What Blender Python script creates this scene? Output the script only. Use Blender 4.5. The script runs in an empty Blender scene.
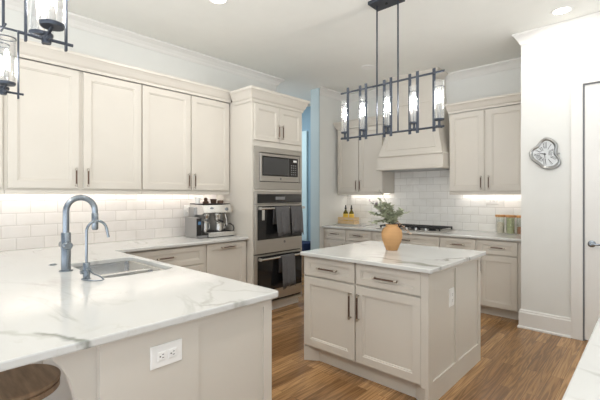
import bpy, bmesh, math, random
from mathutils import Vector, Matrix
PI = math.pi
random.seed(7)
SC = bpy.context.scene
COL = SC.collection

# ------------------------------------------------------------------ camera, sky, exposure
cam_d = bpy.data.cameras.new('camera')
cam_d.sensor_fit = 'HORIZONTAL'
cam_d.sensor_width = 36
cam_d.lens = 36 * 380 / 600
cam_d.shift_y = -4 / 600
cam_d.clip_start = 0.02
cam = bpy.data.objects.new('camera', cam_d)
cam.location = (0, 0, 1.38)
cam.rotation_euler = (PI / 2, 0, math.radians(43))
COL.objects.link(cam)
SC.camera = cam

world = bpy.data.worlds.new('world')
SC.world = world
world.use_nodes = True
bg = world.node_tree.nodes['Background']
# open sky above the horizon, below it an added brighter glow that uplights the ceiling (the room is open behind the viewpoint)
WN = world.node_tree.nodes; WL = world.node_tree.links
wtc = WN.new('ShaderNodeTexCoord'); wsp = WN.new('ShaderNodeSeparateXYZ'); wmr = WN.new('ShaderNodeMapRange'); wmx = WN.new('ShaderNodeMix')
wmx.data_type = 'RGBA'
WL.new(wtc.outputs['Generated'], wsp.inputs[0]); WL.new(wsp.outputs[2], wmr.inputs['Value'])
wmr.inputs['From Min'].default_value = -0.12; wmr.inputs['From Max'].default_value = 0.12
WL.new(wmr.outputs['Result'], wmx.inputs[0])
wmx.inputs[6].default_value = (2.28, 2.38, 2.48, 1)
wmx.inputs[7].default_value = (0.40, 0.45, 0.50, 1)
WL.new(wmx.outputs[2], bg.inputs['Color'])
bg.inputs['Strength'].default_value = 1.0

SC.view_settings.view_transform = 'Standard'
SC.view_settings.look = 'None'
SC.view_settings.gamma = 1
SC.view_settings.use_curve_mapping = False
SC.view_settings.exposure = 0.28
SC.cycles.use_denoising = True
SC.cycles.max_bounces = 10
SC.cycles.diffuse_bounces = 5
SC.cycles.transparent_max_bounces = 16
SC.cycles.sample_clamp_indirect = 6
CAN_W = 9          # watts of one recessed ceiling lamp
LED_W = 0.65         # watts per metre of the under-cabinet strips

# ------------------------------------------------------------------ materials
def lin(c):
    return tuple(((v / 255) / 12.92 if v / 255 <= 0.04045 else ((v / 255 + 0.055) / 1.055) ** 2.4) for v in c) + (1,)

def mat(name, rgb, rough=0.5, metal=0.0, var=0.0, vscale=6, bump=0.0, bscale=200, emit=None, estr=0, coat=0, stretch=(1, 1, 1)):
    m = bpy.data.materials.new(name); m.use_nodes = True
    N = m.node_tree.nodes; L = m.node_tree.links
    b = N['Principled BSDF']
    b.inputs['Base Color'].default_value = lin(rgb)
    b.inputs['Roughness'].default_value = rough
    b.inputs['Metallic'].default_value = metal
    b.inputs['Coat Weight'].default_value = coat
    tc = N.new('ShaderNodeTexCoord'); mp = N.new('ShaderNodeMapping')
    mp.inputs['Scale'].default_value = stretch
    L.new(tc.outputs['Object'], mp.inputs['Vector'])
    if var:
        n = N.new('ShaderNodeTexNoise'); n.inputs['Scale'].default_value = vscale; n.inputs['Detail'].default_value = 4
        L.new(mp.outputs['Vector'], n.inputs['Vector'])
        r = N.new('ShaderNodeValToRGB')
        c = lin(rgb)
        r.color_ramp.elements[0].position = 0.3; r.color_ramp.elements[1].position = 0.7
        r.color_ramp.elements[0].color = tuple(max(0, v * (1 - var)) for v in c[:3]) + (1,)
        r.color_ramp.elements[1].color = tuple(min(1, v * (1 + var)) for v in c[:3]) + (1,)
        L.new(n.outputs['Fac'], r.inputs['Fac']); L.new(r.outputs['Color'], b.inputs['Base Color'])
    if bump:
        n2 = N.new('ShaderNodeTexNoise'); n2.inputs['Scale'].default_value = bscale; n2.inputs['Detail'].default_value = 3
        L.new(mp.outputs['Vector'], n2.inputs['Vector'])
        bp = N.new('ShaderNodeBump'); bp.inputs['Strength'].default_value = bump; bp.inputs['Distance'].default_value = 0.002
        L.new(n2.outputs['Fac'], bp.inputs['Height']); L.new(bp.outputs['Normal'], b.inputs['Normal'])
    if emit:
        b.inputs['Emission Color'].default_value = lin(emit); b.inputs['Emission Strength'].default_value = estr
    return m

def marble(name, lines=()):
    m = bpy.data.materials.new(name); m.use_nodes = True
    N = m.node_tree.nodes; L = m.node_tree.links
    b = N['Principled BSDF']; b.inputs['Roughness'].default_value = 0.14
    tc = N.new('ShaderNodeTexCoord')
    def vein(scale, rot, sx, lo, hi, dist=1.2):
        mp = N.new('ShaderNodeMapping'); mp.inputs['Rotation'].default_value = (0, 0, rot); mp.inputs['Scale'].default_value = (sx, 1, 1)
        L.new(tc.outputs['Object'], mp.inputs['Vector'])
        n = N.new('ShaderNodeTexNoise'); n.inputs['Scale'].default_value = scale; n.inputs['Detail'].default_value = 7; n.inputs['Roughness'].default_value = 0.55
        n.inputs['Distortion'].default_value = dist
        L.new(mp.outputs['Vector'], n.inputs['Vector'])
        s = N.new('ShaderNodeMath'); s.operation = 'SUBTRACT'; s.inputs[1].default_value = 0.5; L.new(n.outputs['Fac'], s.inputs[0])
        a = N.new('ShaderNodeMath'); a.operation = 'ABSOLUTE'; L.new(s.outputs[0], a.inputs[0])
        r = N.new('ShaderNodeMapRange'); r.inputs['From Min'].default_value = lo; r.inputs['From Max'].default_value = hi
        r.inputs['To Min'].default_value = 1; r.inputs['To Max'].default_value = 0; L.new(a.outputs[0], r.inputs['Value'])
        return r.outputs['Result']
    def mul(x, y):
        k = N.new('ShaderNodeMath'); k.operation = 'MULTIPLY'; L.new(x, k.inputs[0])
        if isinstance(y, float): k.inputs[1].default_value = y
        else: L.new(y, k.inputs[1])
        return k.outputs[0]
    def mask(scale, lo, hi):
        n = N.new('ShaderNodeTexNoise'); n.inputs['Scale'].default_value = scale; n.inputs['Detail'].default_value = 2
        L.new(tc.outputs['Object'], n.inputs['Vector'])
        r = N.new('ShaderNodeMapRange'); r.inputs['From Min'].default_value = lo; r.inputs['From Max'].default_value = hi
        L.new(n.outputs['Fac'], r.inputs['Value']); return r.outputs['Result']
    base = lin((206, 206, 203))
    v1 = mul(mul(vein(1.5, 0.9, 0.5, 0.0, 0.022), mask(1.7, 0.50, 0.72)), 0.45)
    v2 = mul(mul(vein(2.6, 0.7, 0.45, 0.0, 0.09, 0.8), mask(1.3, 0.50, 0.78)), 0.22)
    v3 = mul(mul(vein(4.5, 1.1, 0.5, 0.0, 0.02, 1.5), mask(2.6, 0.5, 0.66)), 0.22)
    def mix(fac, c1, c2):
        x = N.new('ShaderNodeMix'); x.data_type = 'RGBA'; L.new(fac, x.inputs[0])
        if isinstance(c1, tuple): x.inputs[6].default_value = c1
        else: L.new(c1, x.inputs[6])
        x.inputs[7].default_value = c2
        return x.outputs[2]
    c = mix(v2, base, lin((196, 190, 178)))
    c = mix(v1, c, lin((140, 138, 128)))
    c = mix(v3, c, lin((172, 166, 150)))
    if lines:       # single bold veins running along the given lines (object space)
        wn = N.new('ShaderNodeTexNoise'); wn.inputs['Scale'].default_value = 7; wn.inputs['Detail'].default_value = 5; L.new(tc.outputs['Object'], wn.inputs['Vector'])
        ws = N.new('ShaderNodeVectorMath'); ws.operation = 'MULTIPLY_ADD'; L.new(wn.outputs['Color'], ws.inputs[0])
        ws.inputs[1].default_value = (0.16, 0.16, 0.0); ws.inputs[2].default_value = (-0.08, -0.08, 0)
        pa = N.new('ShaderNodeVectorMath'); pa.operation = 'ADD'; L.new(tc.outputs['Object'], pa.inputs[0]); L.new(ws.outputs[0], pa.inputs[1])
        for (x0, y0), (x1, y1), w, st, rgb in lines:
            mx_, my_ = (x0 + x1) / 2, (y0 + y1) / 2; Ln = math.hypot(x1 - x0, y1 - y0)
            mp = N.new('ShaderNodeMapping'); mp.vector_type = 'TEXTURE'
            mp.inputs['Location'].default_value = (mx_, my_, 0); mp.inputs['Rotation'].default_value = (0, 0, math.atan2(y1 - y0, x1 - x0))
            L.new(pa.outputs[0], mp.inputs['Vector'])
            sx = N.new('ShaderNodeSeparateXYZ'); L.new(mp.outputs[0], sx.inputs[0])
            def fall(sock, a, b_):
                ab = N.new('ShaderNodeMath'); ab.operation = 'ABSOLUTE'; L.new(sock, ab.inputs[0])
                r = N.new('ShaderNodeMapRange'); r.interpolation_type = 'SMOOTHSTEP'
                r.inputs['From Min'].default_value = a; r.inputs['From Max'].default_value = b_; r.inputs['To Min'].default_value = 1; r.inputs['To Max'].default_value = 0
                L.new(ab.outputs[0], r.inputs['Value']); return r.outputs['Result']
            f1 = mul(mul(fall(sx.outputs[1], 0, w), fall(sx.outputs[0], Ln * 0.3, Ln * 0.55)), st)
            c = mix(f1, c, lin(rgb))
    L.new(c, b.inputs['Base Color'])
    return m

def tile(name, axis, u_off, z_off, col, grout):
    """glossy white brick tile; axis = which object coordinate runs along the wall"""
    m = bpy.data.materials.new(name); m.use_nodes = True
    N = m.node_tree.nodes; L = m.node_tree.links
    b = N['Principled BSDF']; b.inputs['Roughness'].default_value = 0.16
    tc = N.new('ShaderNodeTexCoord'); sp = N.new('ShaderNodeSeparateXYZ'); cb = N.new('ShaderNodeCombineXYZ')
    L.new(tc.outputs['Object'], sp.inputs[0]); L.new(sp.outputs[axis], cb.inputs[0]); L.new(sp.outputs[2], cb.inputs[1])
    mp = N.new('ShaderNodeMapping'); mp.inputs['Location'].default_value = (-u_off, -z_off, 0)
    L.new(cb.outputs[0], mp.inputs['Vector'])
    br = N.new('ShaderNodeTexBrick'); L.new(mp.outputs['Vector'], br.inputs['Vector'])
    br.inputs['Scale'].default_value = 1
    br.inputs['Brick Width'].default_value = 0.207; br.inputs['Row Height'].default_value = 0.1055
    br.inputs['Mortar Size'].default_value = 0.0022; br.inputs['Mortar Smooth'].default_value = 0.1
    br.inputs['Color1'].default_value = lin(col); br.inputs['Color2'].default_value = lin(tuple(int(v * 0.965) for v in col))
    br.inputs['Mortar'].default_value = lin(grout)
    n = N.new('ShaderNodeTexNoise'); n.inputs['Scale'].default_value = 5; n.inputs['Detail'].default_value = 5; n.inputs['Distortion'].default_value = 1
    L.new(tc.outputs['Object'], n.inputs['Vector'])
    r = N.new('ShaderNodeValToRGB'); r.color_ramp.elements[0].position = 0.45; r.color_ramp.elements[1].position = 0.72
    r.color_ramp.elements[0].color = (1, 1, 1, 1); r.color_ramp.elements[1].color = (0.9, 0.89, 0.87, 1)
    L.new(n.outputs['Fac'], r.inputs['Fac'])
    x = N.new('ShaderNodeMix'); x.data_type = 'RGBA'; x.blend_type = 'MULTIPLY'; x.inputs[0].default_value = 0.6
    L.new(br.outputs['Color'], x.inputs[6]); L.new(r.outputs['Color'], x.inputs[7]); L.new(x.outputs[2], b.inputs['Base Color'])
    # soft pillowed edge, grout sunk
    br2 = N.new('ShaderNodeTexBrick'); L.new(mp.outputs['Vector'], br2.inputs['Vector'])
    for k, v in (('Scale', 1), ('Brick Width', 0.207), ('Row Height', 0.1055), ('Mortar Size', 0.010), ('Mortar Smooth', 1.0)):
        br2.inputs[k].default_value = v
    iv = N.new('ShaderNodeMath'); iv.operation = 'SUBTRACT'; iv.inputs[0].default_value = 1; L.new(br2.outputs['Fac'], iv.inputs[1])
    bp = N.new('ShaderNodeBump'); bp.inputs['Strength'].default_value = 0.4; bp.inputs['Distance'].default_value = 0.004
    L.new(iv.outputs[0], bp.inputs['Height']); L.new(bp.outputs['Normal'], b.inputs['Normal'])
    return m

def oak_floor():
    m = bpy.data.materials.new('oak_floor'); m.use_nodes = True
    N = m.node_tree.nodes; L = m.node_tree.links
    b = N['Principled BSDF']; b.inputs['Roughness'].default_value = 0.24
    tc = N.new('ShaderNodeTexCoord'); sp = N.new('ShaderNodeSeparateXYZ'); cb = N.new('ShaderNodeCombineXYZ')
    L.new(tc.outputs['Object'], sp.inputs[0]); L.new(sp.outputs[1], cb.inputs[0]); L.new(sp.outputs[0], cb.inputs[1])
    br = N.new('ShaderNodeTexBrick'); L.new(cb.outputs[0], br.inputs['Vector'])
    br.offset = 0.37; br.offset_frequency = 2
    for k, v in (('Scale', 1), ('Brick Width', 1.15), ('Row Height', 0.083), ('Mortar Size', 0.0011), ('Mortar Smooth', 0.2), ('Bias', 0.0)):
        br.inputs[k].default_value = v
    br.inputs['Color1'].default_value = (0, 0, 0, 1); br.inputs['Color2'].default_value = (1, 1, 1, 1); br.inputs['Mortar'].default_value = (0.5, 0.5, 0.5, 1)
    # per plank offset of the grain
    s2 = N.new('ShaderNodeSeparateColor'); L.new(br.outputs['Color'], s2.inputs[0])
    k = N.new('ShaderNodeMath'); k.operation = 'MULTIPLY'; k.inputs[1].default_value = 17.0; L.new(s2.outputs[0], k.inputs[0])
    cz = N.new('ShaderNodeCombineXYZ'); L.new(sp.outputs[0], cz.inputs[0]); L.new(sp.outputs[1], cz.inputs[1]); L.new(k.outputs[0], cz.inputs[2])
    mg = N.new('ShaderNodeMapping'); mg.inputs['Scale'].default_value = (24, 1.1, 1); L.new(cz.outputs[0], mg.inputs['Vector'])
    n1 = N.new('ShaderNodeTexNoise'); n1.inputs['Scale'].default_value = 1.0; n1.inputs['Detail'].default_value = 2; n1.inputs['Distortion'].default_value = 0.4
    L.new(mg.outputs[0], n1.inputs['Vector'])
    w = N.new('ShaderNodeMath'); w.operation = 'MULTIPLY'; w.inputs[1].default_value = 42; L.new(n1.outputs['Fac'], w.inputs[0])
    sn = N.new('ShaderNodeMath'); sn.operation = 'SINE'; L.new(w.outputs[0], sn.inputs[0])
    ring = N.new('ShaderNodeMapRange'); ring.inputs['From Min'].default_value = -1; ring.inputs['From Max'].default_value = 1; L.new(sn.outputs[0], ring.inputs['Value'])
    mf = N.new('ShaderNodeMapping'); mf.inputs['Scale'].default_value = (160, 5, 1); L.new(cz.outputs[0], mf.inputs['Vector'])
    n2 = N.new('ShaderNodeTexNoise'); n2.inputs['Scale'].default_value = 1.0; n2.inputs['Detail'].default_value = 3; L.new(mf.outputs[0], n2.inputs['Vector'])
    r = N.new('ShaderNodeValToRGB')
    r.color_ramp.elements[0].color = lin((134, 98, 62)); r.color_ramp.elements[1].color = lin((186, 144, 98))
    L.new(s2.outputs[0], r.inputs['Fac'])
    def mulc(a, fac_socket, lo, hi):
        rr = N.new('ShaderNodeMapRange'); rr.inputs['To Min'].default_value = lo; rr.inputs['To Max'].default_value = hi; L.new(fac_socket, rr.inputs['Value'])
        x = N.new('ShaderNodeMix'); x.data_type = 'RGBA'; x.blend_type = 'MULTIPLY'; x.inputs[0].default_value = 1
        L.new(a, x.inputs[6]); L.new(rr.outputs[0], x.inputs[7]); return x.outputs[2]
    c = mulc(r.outputs['Color'], ring.outputs[0], 0.70, 1.12)
    c = mulc(c, n2.outputs['Fac'], 0.72, 1.22)
    mo = N.new('ShaderNodeMath'); mo.operation = 'SUBTRACT'; mo.inputs[0].default_value = 1; L.new(br.outputs['Fac'], mo.inputs[1])
    c = mulc(c, mo.outputs[0], 0.35, 1.0)
    L.new(c, b.inputs['Base Color'])
    bp = N.new('ShaderNodeBump'); bp.inputs['Strength'].default_value = 0.15; bp.inputs['Distance'].default_value = 0.002
    L.new(n2.outputs['Fac'], bp.inputs['Height']); L.new(bp.outputs['Normal'], b.inputs['Normal'])
    return m

def clear_glass(name, tint=(1, 1, 1), gloss=0.9, seeded=0.0):
    """thin clear glass: see-through with a fresnel reflection"""
    m = bpy.data.materials.new(name); m.use_nodes = True
    N = m.node_tree.nodes; L = m.node_tree.links
    for n in list(N):
        if n.type != 'OUTPUT_MATERIAL': N.remove(n)
    out = [n for n in N if n.type == 'OUTPUT_MATERIAL'][0]
    t = N.new('ShaderNodeBsdfTransparent'); t.inputs['Color'].default_value = tint + (1,)
    g = N.new('ShaderNodeBsdfGlossy'); g.inputs['Roughness'].default_value = 0.03; g.inputs['Color'].default_value = (gloss,) * 3 + (1,)
    lw = N.new('ShaderNodeLayerWeight'); lw.inputs['Blend'].default_value = 0.5
    pw = N.new('ShaderNodeMath'); pw.operation = 'POWER'; pw.inputs[1].default_value = 1.8; L.new(lw.outputs['Facing'], pw.inputs[0])
    mr = N.new('ShaderNodeMapRange'); mr.inputs['To Min'].default_value = 0.07; mr.inputs['To Max'].default_value = 0.88; L.new(pw.outputs[0], mr.inputs['Value'])
    mx = N.new('ShaderNodeMixShader'); L.new(mr.outputs['Result'], mx.inputs[0]); L.new(t.outputs[0], mx.inputs[1]); L.new(g.outputs[0], mx.inputs[2])
    if seeded:      # whitish haze mixed in, imitating bulb glow on the tubes
        tr = N.new('ShaderNodeBsdfTranslucent'); tr.inputs['Color'].default_value = (0.9, 0.93, 0.96, 1)
        m2 = N.new('ShaderNodeMixShader'); m2.inputs[0].default_value = seeded
        L.new(mx.outputs[0], m2.inputs[1]); L.new(tr.outputs[0], m2.inputs[2]); mx = m2
    L.new(mx.outputs[0], out.inputs['Surface'])
    return m

M = dict(
    paint=mat('greige_paint', (209, 203, 193), 0.38, var=0.015, vscale=3),
    wall=mat('wall_paint', (222, 222, 218), 0.7, var=0.01, bump=0.05, bscale=400),
    ceil=mat('ceiling_paint', (236, 236, 231), 0.8, var=0.01),
    trim=mat('trim_paint', (228, 226, 222), 0.35, var=0.01),
    blue=mat('blue_wall_paint', (128, 156, 172), 0.6, var=0.02),
    palebl=mat('pale_blue_paint', (190, 214, 220), 0.5, var=0.02),
    navy=mat('navy_fabric', (24, 42, 78), 0.9, bump=0.3),
    marble=marble('marble_slab'),
    marble_island=marble('marble_island_slab', [((-0.02, -0.36), (0.62, -0.40), 0.035, 0.62, (128, 126, 112)), ((0.24, -0.44), (0.56, -0.40), 0.05, 0.75, (112, 112, 98)), ((0.46, -0.20), (0.60, 0.25), 0.022, 0.7, (104, 100, 92)), ((0.34, -0.28), (0.58, 0.05), 0.012, 0.6, (120, 118, 108))]),
    marble_right=marble('marble_right_slab', [((-0.42, -0.44), (0.1, -0.52), 0.02, 0.5, (150, 148, 140)), ((-0.42, -0.20), (0.1, -0.34), 0.016, 0.5, (150, 148, 140)), ((-0.42, -0.62), (0.0, -0.66), 0.02, 0.4, (160, 158, 150))]),
    marble_peninsula=marble('marble_peninsula_slab', [((0.84, -0.43), (1.10, -0.33), 0.024, 0.75, (104, 108, 96)), ((0.70, -0.56), (0.95, -0.40), 0.03, 0.4, (150, 148, 134)), ((0.98, 0.14), (1.07, 0.34), 0.018, 0.5, (140, 138, 128)), ((0.62, 0.52), (1.04, 0.10), 0.016, 0.4, (160, 156, 146)), ((0.80, 0.32), (1.05, 0.50), 0.014, 0.35, (160, 156, 146))]),
    floor=oak_floor(),
    tile_l=tile('glossy_brick_tile', 1, 0.0015, 0.914, (236, 231, 226), (204, 198, 191)),
    tile_b=tile('glossy_brick_tile_hood', 0, 0.05, 0.914, (240, 239, 235), (205, 203, 197)),
    steel=mat('brushed_steel', (194, 190, 184), 0.36, 1.0, var=0.04, vscale=3, stretch=(1, 1, 60)),
    steelp=mat('polished_steel', (226, 225, 222), 0.22, 1.0, var=0.02),
    mesh=mat('dark_mesh', (66, 66, 66), 0.3, var=0.05),
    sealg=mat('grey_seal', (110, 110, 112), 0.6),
    sinkst=mat('sink_steel', (214, 216, 218), 0.24, 1.0, var=0.03),
    jambblue=mat('jamb_paint', (176, 192, 196), 0.5, var=0.01),
    satin=mat('satin_nickel', (146, 154, 162), 0.27, 1.0, var=0.03),
    pewter=mat('dark_pewter', (96, 76, 64), 0.4, 0.7, var=0.06),
    pewterend=mat('bright_pewter', (188, 180, 168), 0.3, 1.0, var=0.03),
    iron=mat('dark_iron', (74, 79, 88), 0.42, 0.75, var=0.08),
    black=mat('black_enamel', (26, 26, 27), 0.3, var=0.1),
    cast=mat('cast_iron', (30, 30, 31), 0.6, var=0.15, bump=0.3),
    blkglass=mat('black_glass', (30, 30, 31), 0.06, var=0.05),
    gray=mat('grey_plastic', (122, 122, 122), 0.45, var=0.05),
    graysteel=mat('grey_steel_panel', (168, 168, 168), 0.38, 0.9, var=0.04),
    towel=mat('charcoal_terry', (94, 93, 94), 0.95, var=0.15, vscale=60, bump=0.8, bscale=350),
    terra=mat('sanded_terracotta', (198, 153, 104), 0.75, var=0.07, vscale=14, bump=0.25, bscale=90, stretch=(0.3, 0.3, 3)),
    leaf=mat('olive_leaf', (176, 180, 154), 0.6, var=0.35, vscale=25),
    leafp=mat('mauve_leaf', (178, 166, 172), 0.65, var=0.25, vscale=25),
    bloss=mat('pale_blossom', (206, 182, 160), 0.8, var=0.2, vscale=40),
    stem=mat('brown_stem', (92, 76, 58), 0.8, var=0.2),
    wood=mat('light_wood', (218, 190, 148), 0.5, var=0.12, vscale=10, stretch=(1, 1, 8)),
    lid=mat('acacia_wood', (204, 150, 92), 0.5, var=0.2, vscale=12, stretch=(8, 1, 1)),
    stoolw=mat('walnut_seat', (150, 124, 98), 0.5, var=0.28, vscale=6, stretch=(1.2, 8, 1), bump=0.2, bscale=60),
    glass=clear_glass('clear_tube_glass'),
    glassseed=clear_glass('seeded_tube_glass', seeded=0.02),
    jar=clear_glass('jar_glass', (0.95, 0.96, 0.94)),
    bulb=mat('bulb_glow', (255, 244, 225), 0.3, emit=(255, 249, 240), estr=120),
    filament=mat('bulb_glass_base', (150, 148, 144), 0.2, var=0.02),
    lamp=mat('lamp_glow', (255, 250, 240), 0.3, emit=(255, 246, 232), estr=7),
    led=mat('led_glow', (255, 244, 230), 0.3, emit=(255, 240, 222), estr=7),
    plate=mat('white_plastic', (236, 235, 232), 0.4, var=0.01),
    slot=mat('slot_dark', (58, 56, 54), 0.6, var=0.05),
    dial=mat('clock_dial', (206, 209, 210), 0.4, var=0.04),
    silver=mat('tarnished_silver', (168, 168, 166), 0.32, 1.0, var=0.12, vscale=18),
    ink=mat('clock_ink', (66, 66, 68), 0.6, var=0.05),
    oil=mat('olive_oil_bottle', (104, 92, 30), 0.12, var=0.1),
    label=mat('yellow_label', (238, 200, 80), 0.6, var=0.12, vscale=60),
    cap=mat('black_cap', (44, 42, 40), 0.45, var=0.05),
    grain=mat('pale_oats', (236, 226, 212), 0.9, var=0.18, vscale=90, bump=0.6),
    herb=mat('green_leaf_tea', (192, 196, 152), 0.9, var=0.25, vscale=60, bump=0.6),
    spice=mat('brown_beans', (190, 134, 98), 0.9, var=0.3, vscale=80, bump=0.6),
    rubber=mat('dark_rubber', (40, 40, 41), 0.7, var=0.05),
    screen=mat('blue_display', (80, 120, 160), 0.2, var=0.2, vscale=30),
)

# ------------------------------------------------------------------ mesh helpers (world coordinates in)
ORG = {}
class Fr:
    """wall frame: u along, n outwards, z up -> world"""
    def __init__(s, o, u, n): s.o = Vector(o); s.u = Vector(u); s.n = Vector(n)
    def __call__(s, u, n, z): return s.o + s.u * u + s.n * n + Vector((0, 0, z))
WORLD = Fr((0, 0, 0), (1, 0, 0), (0, 1, 0))

class MB:
    def __init__(s): s.v = []; s.f = []; s.sm = []
    def add(s, vs, fs, smooth=False):
        k = len(s.v); s.v += [Vector(v) for v in vs]
        for f in fs: s.f.append([i + k for i in f]); s.sm.append(smooth)
        return s
    def box(s, x0, x1, y0, y1, z0, z1, fr=WORLD):
        c = [fr(x, y, z) for x in (x0, x1) for y in (y0, y1) for z in (z0, z1)]
        return s.add(c, [(0, 1, 3, 2), (4, 6, 7, 5), (0, 4, 5, 1), (2, 3, 7, 6), (0, 2, 6, 4), (1, 5, 7, 3)])
    def loops(s, loops, cap0=True, cap1=True, smooth=False):
        n = len(loops[0]); vs = [p for l in loops for p in l]; fs = []
        for i in range(len(loops) - 1):
            for j in range(n):
                a = i * n + j; b = i * n + (j + 1) % n
                fs.append((a, b, b + n, a + n))
        s.add(vs, fs, smooth)
        if cap0: s.add(loops[0], [tuple(range(n))])
        if cap1: s.add(loops[-1], [tuple(range(n))])
        return s
    def rect_loops(s, fr, u0, u1, z0, z1, steps):
        """steps of (inset, n)"""
        L = []
        for i, n in steps:
            L.append([fr(u0 + i, n, z0 + i), fr(u1 - i, n, z0 + i), fr(u1 - i, n, z1 - i), fr(u0 + i, n, z1 - i)])
        return s.loops(L)
    def lathe(s, c, prof, seg=24, cap=True, axis='z', smooth=True):
        L = []
        for r, h in prof:
            ring = []
            for k in range(seg):
                a = 2 * PI * k / seg
                p = (r * math.cos(a), r * math.sin(a), h)
                if axis == 'x': p = (h, r * math.cos(a), r * math.sin(a))
                if axis == 'y': p = (r * math.cos(a), h, r * math.sin(a))
                ring.append(Vector(c) + Vector(p))
            L.append(ring)
        return s.loops(L, cap, cap, smooth)
    def tube(s, pts, r, seg=10, cap=True, closed=False):
        pts = [Vector(p) for p in pts]; n = len(pts)
        rr = r if isinstance(r, (list, tuple)) else [r] * n
        L = []; up = None
        for i in range(n):
            t = (pts[min(i + 1, n - 1)] - pts[max(i - 1, 0)]).normalized()
            if up is None:
                up = Vector((0, 0, 1)) if abs(t.z) < 0.9 else Vector((1, 0, 0))
            a = t.cross(up).normalized(); b = a.cross(t).normalized(); up = b
            L.append([pts[i] + (a * math.cos(2 * PI * k / seg) + b * math.sin(2 * PI * k / seg)) * rr[i] for k in range(seg)])
        return s.loops(L, cap, cap, True)
    def prism(s, fr, prof, u0, u1, m0=0, m1=0):
        """profile of (n, z) swept along u, ends mitred by m*n"""
        A = [fr(u0 + m0 * n, n, z) for n, z in prof]; B = [fr(u1 + m1 * n, n, z) for n, z in prof]
        return s.loops([A, B])
    def extr(s, pts, z0, z1):
        return s.loops([[Vector((x, y, z0)) for x, y in pts], [Vector((x, y, z1)) for x, y in pts]])
    def build(s, name, m, parent=None, loc=None, bevel=0, label=None):
        if parent is not None: o0 = ORG[parent.name]
        elif loc is not None: o0 = Vector(loc)
        else: o0 = Vector((0, 0, 0))
        me = bpy.data.meshes.new(name)
        me.from_pydata([tuple(v - o0) for v in s.v], [], s.f)
        me.polygons.foreach_set('use_smooth', s.sm)
        bm = bmesh.new(); bm.from_mesh(me); bmesh.ops.recalc_face_normals(bm, faces=bm.faces); bm.to_mesh(me); bm.free()
        me.materials.append(m)
        if any(s.sm): me.set_sharp_from_angle(angle=math.radians(38))
        o = bpy.data.objects.new(name, me); COL.objects.link(o)
        ORG[o.name] = o0
        if parent is not None: o.parent = parent
        else: o.location = o0
        if bevel:
            b = o.modifiers.new('bevel', 'BEVEL'); b.width = bevel; b.segments = 2; b.limit_method = 'ANGLE'; b.angle_limit = math.radians(40)
        if label: o['label'] = label
        return o

def thing(name, label, cat, loc=(0, 0, 0), group=None):
    o = bpy.data.objects.new(name, None); COL.objects.link(o); o.location = loc
    o.empty_display_size = 0.05
    ORG[o.name] = Vector(loc)
    return tag(o, label, cat, group)
def tag(o, label, cat, group=None, kind=None):
    o['label'] = label; o['category'] = cat
    if group: o['group'] = group
    if kind: o['kind'] = kind
    return o
def struct(mb, name, m, label, cat, bevel=0):
    return tag(mb.build(name, m, None, None, bevel), label, cat, None, 'structure')

# ------------------------------------------------------------------ key dimensions (metres)
H = 3.08                    # ceiling
XL = -4.03                  # left wall
YB = 5.32                   # hood wall
XS = -3.85                  # side wall of the hood niche
YC, XC = 4.51, -1.026        # clock wall and its end
CT = 0.914; CU = 0.884      # counter top / underside
LW = Fr((0, 0, 0), (0, 1, 0), (1, 0, 0))      # faces +x : u = y, n = x
BW = Fr((0, 0, 0), (1, 0, 0), (0, -1, 0))     # faces -y : u = x, n = -y

# ------------------------------------------------------------------ room shell
struct(MB().box(-7.2, 1.6, -1.4, 6.2, -0.12, 0), 'floor', M['floor'], 'oak strip floor with brown grain', 'floor')
struct(MB().box(-7.2, 2.9, -2.0, 6.2, H, H + 0.12), 'ceiling', M['ceil'], 'smooth off-white ceiling', 'ceiling')
struct(MB().box(XL - 0.14, XL, -0.7, 3.82, 0, H), 'wall_left', M['wall'], 'off-white wall behind the long run of upper cabinets', 'wall')
struct(MB().box(-4.02, XC, YB, YB + 0.14, 0, H), 'wall_back', M['wall'], 'off-white wall behind the range hood', 'wall')
struct(MB().box(-4.02, XS, 4.588, YB, 0, H), 'wall_niche', M['wall'], 'cream side wall left of the hood cabinets', 'wall')
b = MB().box(XC, -0.495, YC, YB + 0.14, 0, H)
b.box(-0.495, 0.32, YC, YC + 0.14, 2.445, H).box(0.32, 2.9, YC, YC + 0.14, 0, H)
struct(b, 'wall_right', M['wall'], 'white wall carrying the warped clock and the door', 'wall')
struct(MB().box(-7.2, -4.02, 5.40, 5.54, 0, H), 'wall_hall', M['blue'], 'grey-blue wall of the passage beyond the ovens', 'wall')
struct(MB().box(-7.34, -7.2, 3.0, 6.2, 0, H), 'wall_west', M['blue'], 'far blue wall of the passage, out of view', 'wall')
# hall doorway: pale blue door and casing
b = MB().box(-5.75, -4.83, 5.36, 5.399, 0, 2.62)
struct(b, 'door_2', M['palebl'], 'pale blue panel door in the passage beyond the ovens', 'door', 0.004)
struct(MB().box(-4.03, XS - 0.004, 4.57, 4.5875, 0, H), 'trim_6', M['jambblue'], 'pale blue-grey jamb at the end of the niche side wall', 'door casing', 0.003)  # pale blue-grey board over the wall end
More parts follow.
